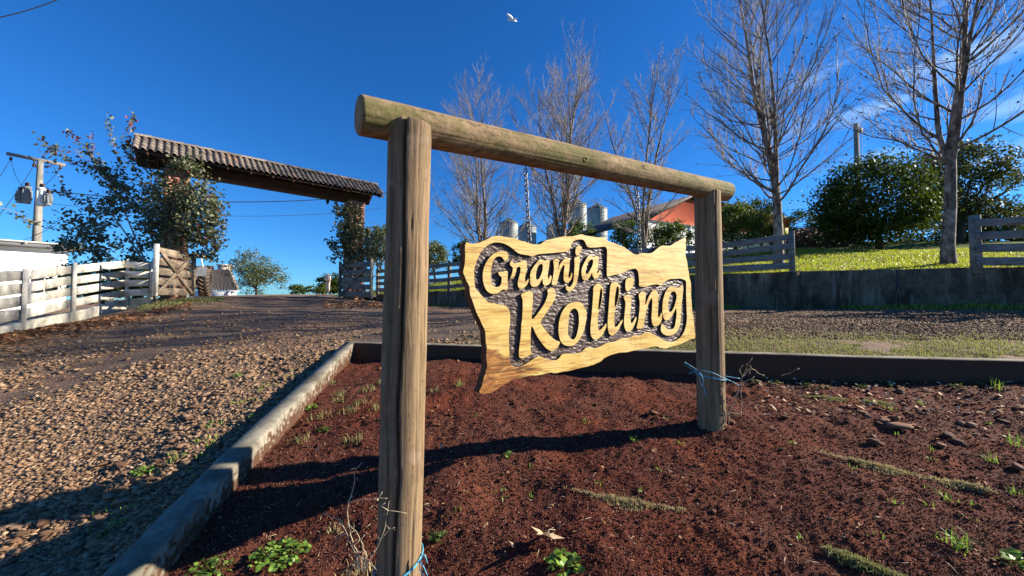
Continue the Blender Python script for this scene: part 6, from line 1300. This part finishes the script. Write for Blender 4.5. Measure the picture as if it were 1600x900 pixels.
# sod strips (counted: one object each)
def strip(label, pts, wid, n, mat, h=0.03):
    q = np.array([hit(*a) for a in pts]); q = resample(q, 0.01); t = thing('grass_strip', q[len(q)//2], label, 'grass strip'); K = np.arange(len(q))
    dens = np.clip(0.45+1.6*fbm(K*0.06, K*0.0+wid*99, 3, 5), 0.04, 1)*np.clip(np.minimum(K, len(q)-K)/25, 0.1, 1); k = rng.choice(len(q), n, p=dens/dens.sum())
    wv = wid*(0.35+0.9*dens[k]); off = np.clip(rng.standard_t(2.2, size=n), -5, 5)*wv*0.42+fbm(k*0.02, k*0., 2, 8)*wid*1.2; d = (q[-1]-q[0])[:2]; d /= np.linalg.norm(d); C = np.stack([q[k, 0]-d[1]*off, q[k, 1]+d[0]*off], -1)
    C = np.column_stack([C, ground(C[:, 0], C[:, 1])+0.006*np.clip(1-np.abs(off)/wid, 0, 1)])
    V, Q, T = blades(C, h*(0.25+0.9*rng.random(n)), 0.0034, 1.35); o = mk('blades', V, [Q, T], MAT[mat], t, attr=np.repeat(rng.random(n), 5)); o['kind'] = 'stuff'
strip('long dry grass strip crossing the right side of the bed', [(1268, 703), (1330, 722), (1420, 742), (1500, 755), (1560, 770)], 0.030, 5200, 'grass_dry', 0.026)
strip('short dry grass strip in the middle of the bed', [(882, 765), (930, 777), (1000, 787), (1070, 797)], 0.024, 2400, 'grass_dry', 0.021)
strip('thin green grass strip near the back kerb, right of the far post', [(1225, 615), (1290, 624), (1400, 632)], 0.032, 3200, 'grass_verge', 0.021)
strip('thick grass strip running off the bottom edge', [(1292, 866), (1340, 885), (1420, 915)], 0.045, 4600, 'grass_verge', 0.03)
# tufts
TG = 'grass tufts on the soil bed'
def tuft(px, py, n, h, label, mat='leaf_weed', spread=0.02, lean=0.8, w_=0.005, group=None):
    c_ = hit(px, py); t = thing('grass_tuft', c_, label, 'grass tuft', group); C = c_+rng.normal(size=(n, 3))*[spread, spread, 0]; V, Q, T = blades(C, h*(0.45+0.55*rng.random(n)), w_, lean)
    o = mk('blades', V, [Q, T], MAT[mat], t, attr=np.repeat(rng.random(n), 5)); o['kind'] = 'stuff'
for a in ((1500, 858, 30, 0.13, 'bright grass tuft low on the right, below the long dry strip'), (1478, 782, 16, 0.08, 'small grass tuft just under the long dry strip'), (1465, 772, 10, 0.06, 'tiny grass tuft left of the one under the dry strip'),
          (1545, 722, 14, 0.08, 'small bright tuft at the right, above the long dry strip'), (1585, 697, 18, 0.14, 'leaning grass tuft at the right photo edge'), (1556, 610, 14, 0.16, 'tall thin blades against the back kerb at right'),
          (1590, 775, 10, 0.06, 'tiny tuft at the right edge below the leaning tuft'), (717, 604, 40, 0.10, 'dense grass tuft on the soil left of the sign'), (682, 612, 26, 0.08, 'grass tuft just right of the near post'),
          (596, 600, 28, 0.08, 'grass tuft just left of the near post'), (1390, 640, 12, 0.05, 'grass tuft in front of the back kerb shade'), (1440, 632, 14, 0.05, 'green tuft beside the pale leaves at the back kerb')):
    tuft(*a, mat='leaf_weed' if a[2] < 25 or a[0] > 1400 else 'grass_verge')
for k, (px, py) in enumerate([(520, 600), (545, 645), (560, 632), (500, 655), (555, 690), (530, 628), (575, 612), (470, 690), (530, 618), (590, 640)]):
    tuft(px, py, 34, 0.085, 'small pale tuft on the red soil left of the near post', 'grass_verge', 0.035, group='small pale tufts left of the near post')
for k in range(16):
    tuft(random.uniform(690, 1080), random.uniform(640, 800), 9, 0.03, 'tiny green sprout on the bare middle of the bed', 'leaf_weed', 0.015, group='tiny sprouts in the middle of the bed')
for k in range(14):
    tuft(random.uniform(1180, 1560), random.uniform(650, 860), 8, 0.035, 'tiny green sprout on the right part of the bed', 'leaf_weed', 0.015, group='tiny sprouts on the right of the bed')
# broad-leaf weeds
def weed(px, py, n, rad, leaf, label, mat='leaf_weed', h=0.05, group=None, name='weed'):
    c_ = hit(px, py); t = thing(name, c_, label, 'weed', group); th = rng.uniform(0, 6.28, n); r_ = rad*np.sqrt(rng.random(n)); C = c_+np.stack([r_*np.cos(th), r_*np.sin(th)*0.9, h*rng.random(n)*(1-r_/rad*0.6)+0.008], -1)
    mb = MB()
    for p in C[:min(n, 60)]: mb.tube([c_+(p-c_)*[0.3, 0.3, 0], p], 0.0012, 3, cap=False)
    mb.build('stems', MAT['leaf_weed'], t); V = []; Q = []; L = leaf*(0.6+0.7*rng.random(n))
    for i, p in enumerate(C):
        nrm = np.array([rng.normal()*0.45, rng.normal()*0.45, 1.0]); nrm /= np.linalg.norm(nrm); a = np.cross(nrm, [math.cos(th[i]), math.sin(th[i]), 0.1]); a /= np.linalg.norm(a); b = np.cross(a, nrm)
        k0 = len(V)
        for q in range(8): ph_ = q*math.pi/4; V.append(p+(a*math.cos(ph_)*0.42+b*math.sin(ph_)*0.5)*L[i]+nrm*L[i]*0.08*(math.cos(2*ph_)))
        Q += [(k0, k0+1, k0+2, k0+3), (k0, k0+3, k0+4, k0+7), (k0+4, k0+5, k0+6, k0+7)]
    o = mk('leaves', V, [np.array(Q)], MAT[mat], t, attr=np.repeat(rng.random(n), 8)); o['kind'] = 'stuff'
weed(437, 872, 190, 0.135, 0.022, 'bright green clover-like weed patch in the lower left of the bed', h=0.05)
weed(882, 888, 44, 0.085, 0.034, 'round-leaved green weed beside the pale dry leaf', h=0.06, mat='leaf_weed')
weed(330, 893, 50, 0.10, 0.02, 'low green weeds at the bottom edge near the kerb'); weed(1585, 885, 22, 0.07, 0.03, 'pale leafy weed in the lower right corner', 'leaf_weed')
weed(683, 845, 34, 0.05, 0.018, 'small leafy weed just right of the near post foot', 'leaf_mid')
weed(225, 740, 60, 0.07, 0.018, 'green weed patch on the gravel edge beside the kerb shade'); weed(165, 855-15, 30, 0.06, 0.014, 'thin green weeds on the gravel by the lower shadow band')
weed(370, 590, 30, 0.05, 0.02, 'small green weed on the gravel up the drive'); weed(485, 640, 40, 0.06, 0.02, 'green weed on red soil inside the kerb'); weed(505, 675, 30, 0.05, 0.02, 'dark green weed below the one inside the kerb', 'leaf_mid')
weed(795, 715, 16, 0.03, 0.018, 'tiny leafy weed in the post shadow'); weed(990, 690, 18, 0.035, 0.018, 'tiny pale weed right along the post shadow')
for k in range(12):
    weed(1180+k*35+random.uniform(-10, 10), 600+random.uniform(-4, 8), 12, 0.05, 0.025, 'small pale-leaved weed under the back kerb', 'leaf_mid', group='small weeds under the back kerb')
# maple leaf
ml = hit(853, 852); base = ml+[0, 0, 0.045]; lf = thing('dry_leaf', ml, 'large pale dry maple leaf lying on the soil near the bottom centre', 'leaf')
MS = 1.45
ang = [0, 22, 40, 62, 85, 105, 128, 150, 172, 188, 210, 232, 255, 275, 298, 320, 340]; rad_ = [1, .45, .62, .4, .95, .5, .6, .38, .8, .38, .6, .38, .62, .9, .45, .62, .42]
V = [base]; 
for a, r_ in zip(ang, rad_): V.append(base+np.array([math.cos(R(a))*r_*0.062*MS, math.sin(R(a))*r_*0.062*MS, 0.014*r_+0.022*math.sin(R(a)*3)*r_-0.045*r_*math.cos(R(a)-0.9)]))
n = len(ang); mk('blade', V, [np.array([(0, 1+i, 1+(i+1) % n) for i in range(n)])], MAT['leaf_pale'], lf, attr=np.linspace(0, 1, n+1))
mb = MB(); mb.tube([base, base+[0.02, 0.03, 0.01], base+[0.05, 0.06, -0.01]], 0.0016, 4); mb.build('stalk', MAT['dry_stem'], lf)
for px, py, l_ in ((497, 705, 'pale curled dry leaf on the soil inside the kerb'), (690, 700, 'tan dry leaf beside the shadow band'), (800, 858, 'tan dry leaf left of the maple leaf'), (480, 612, 'brown dry leaf near the bed corner')):
    c_ = hit(px, py)+[0, 0, .012]; o_t = thing('dry_leaf', c_, l_, 'leaf'); V, Fq = leaf_quads(np.array([c_]), 0.05, up=2, asp=0.7); mk('blade', V, [Fq], MAT['leaf_pale'], o_t, attr=[.5]*4)
# thorny dry plants
def twiggy(label, base, shoots, r0, buds, name='dry_plant'):
    t = thing(name, base, label, 'dry plant'); mb = MB(); bu = []
    for pts in shoots:
        q = np.array([P(*a) for a in pts]); q = resample(q, 0.015); k = np.arange(len(q)); q += np.stack([fbm(k*0.25, k*0.+len(bu), 2, 3), fbm(k*0.25, k*0.+5, 2, 8), fbm(k*0.25, k*0.+9, 2, 2)], -1)*0.012
        mb.tube(q, np.linspace(r0, r0*0.45, len(q)), 5)
        for i in range(2, len(q), 2):
            if random.random() < buds:
                d = rng.normal(size=3); d /= np.linalg.norm(d); L = random.uniform(0.008, 0.022); mb.tube([q[i], q[i]+d*L], [r0*0.5, r0*0.2], 3); bu.append(q[i]+d*L)
    mb.build('stems', MAT['dry_stem'], t)
    if bu: foliage('buds', np.array(bu), 0.010, MAT['leaf_pale'], t, asp=0.7)
Yn = 1.5
pl0 = hit(565, 893)
twiggy('dry thorny sprawling plant at the left of the near log post', pl0,
       [[(560, 892, Yn), (555, 860, Yn), (543, 830, Yn), (530, 812, Yn), (507, 803, Yn)], [(563, 890, Yn), (560, 868, Yn), (545, 835, Yn), (541, 800, Yn), (543, 785, Yn), (560, 784, Yn), (585, 780, Yn), (605, 779, Yn)],
        [(566, 892, Yn), (568, 850, Yn), (560, 830, Yn), (548, 820, Yn)], [(566, 892, Yn), (590, 850, Yn), (602, 825, Yn), (606, 800, Yn), (608, 786, Yn)], [(592, 845, Yn), (603, 832, Yn), (615, 825, Yn)], [(605, 800, Yn), (618, 801, Yn), (633, 803, Yn)],
        [(606, 800, Yn), (592, 792, Yn)], [(590, 780, Yn), (596, 770, Yn)], [(542, 790, Yn), (548, 772, Yn+.02), (556, 740, Yn+.03), (566, 722, Yn+.03)], [(545, 835, Yn), (530, 842, Yn), (522, 850, Yn)], [(560, 870, Yn), (575, 880, Yn), (585, 892, Yn)], [(566, 892, Yn), (555, 880, Yn), (545, 898, Yn)],
        [(566, 892, Yn), (580, 885, Yn), (578, 900, Yn)], [(560, 845, Yn), (552, 855, Yn), (548, 870, Yn)], [(530, 812, Yn), (535, 822, Yn), (527, 835, Yn)], [(568, 892, Yn), (572, 870, Yn), (566, 845, Yn), (572, 835, Yn)]], 0.0022, 0.6)
tuft(563, 896, 60, 0.07, 'dry grass clump at the root of the thorny plant', 'grass_dry', 0.035); tuft(522, 832, 40, 0.045, 'pale dry grass clump left of the thorny plant', 'grass_dry', 0.03)
Yf = 2.85; pl1 = hit(1150, 668)
twiggy('thin dry sapling with small leaves right of the far post', pl1,
       [[(1140, 664, Yf), (1142, 640, Yf), (1152, 620, Yf), (1158, 600, Yf), (1162, 585, Yf), (1168, 572, Yf), (1175, 560, Yf)], [(1140, 655, Yf), (1130, 630, Yf)], [(1158, 648, Yf), (1150, 647, Yf), (1130, 642, Yf), (1108, 637, Yf)], [(1158, 648, Yf), (1161, 630, Yf), (1158, 615, Yf), (1160, 595, Yf)],
        [(1158, 610, Yf), (1145, 622, Yf), (1138, 625, Yf)], [(1163, 590, Yf), (1172, 575, Yf), (1170, 585, Yf)], [(1160, 590, Yf), (1155, 578, Yf), (1160, 570, Yf)], [(1172, 572, Yf+.2), (1182, 582, Yf+.3), (1195, 588, Yf+.3)], [(1160, 600, Yf), (1178, 590, Yf)], [(1220, 588, Yf+.4), (1235, 582, Yf+.4), (1248, 575, Yf+.4)]], 0.0028, 0.75)
# blue twine
def twine(label, post_c, post_r, z, tails, px_side, tilt=0.03, a0=0):
    t = thing('blue_twine', (post_c[0], post_c[1], z), label, 'twine', 'blue twine tied to the posts'); mb = MB()
    for kk in range(2):
        th = np.linspace(0, 2*math.pi, 48); q = np.stack([post_c[0]+np.cos(th)*(post_r+.003), post_c[1]+np.sin(th)*(post_r+.003), z+kk*0.006+tilt*np.cos(th-a0)], -1); mb.tube(q, 0.0022, 5)
    for pts in tails: q = np.array([P(*a) for a in pts]); q = resample(q, 0.02); k = np.arange(len(q)); q[:, 2] += vn(k*0.5, k*0.+1, 4)*0.006; mb.tube(q, 0.0022, 5)
    mb.build('cord', MAT['twine_blue'], t, True)
zt_ = P(1112, 592, 2.83)[2]; Yk = 2.81
pcx = lambda z, A, B: A+(B-A)*((z-A[2])/(B[2]-A[2]))
c1 = pcx(zt_, fb, ftp)
twine('blue twine tied round the far log post with loose ends', c1, 0.100, zt_, [[(1092, 580, Yk), (1080, 572, Yk-.02), (1070, 566, Yk-.02), (1072, 571, Yk), (1088, 580, Yk)], [(1092, 580, Yk), (1094, 598, Yk), (1100, 606, Yk-.01), (1103, 622, Yk)], [(1092, 580, Yk), (1098, 590, Yk-.01), (1099, 600, Yk)],
      [(1093, 578, Yk), (1112, 582, Yk-.02), (1130, 590, Yk), (1156, 602, 2.85)], [(1130, 587, Yk+.04), (1156, 592, 2.86)], [(1090, 578, Yk), (1076, 584, Yk)]], 1, 0.02, 3)
zt2 = P(626, 893, 1.55)[2]; c2 = pcx(zt2, nb, ntp); Yq = 1.55
twine('blue twine tied round the near log post at the bottom edge', c2, 0.092, zt2, [[(652, 880, Yq), (660, 872, Yq), (657, 866, Yq), (664, 868, Yq), (668, 880, Yq)], [(656, 876, Yq), (663, 888, Yq), (668, 900, Yq)], [(656, 876, Yq), (656, 890, Yq), (664, 905, Yq)]], 1, 0.035, 0.6)
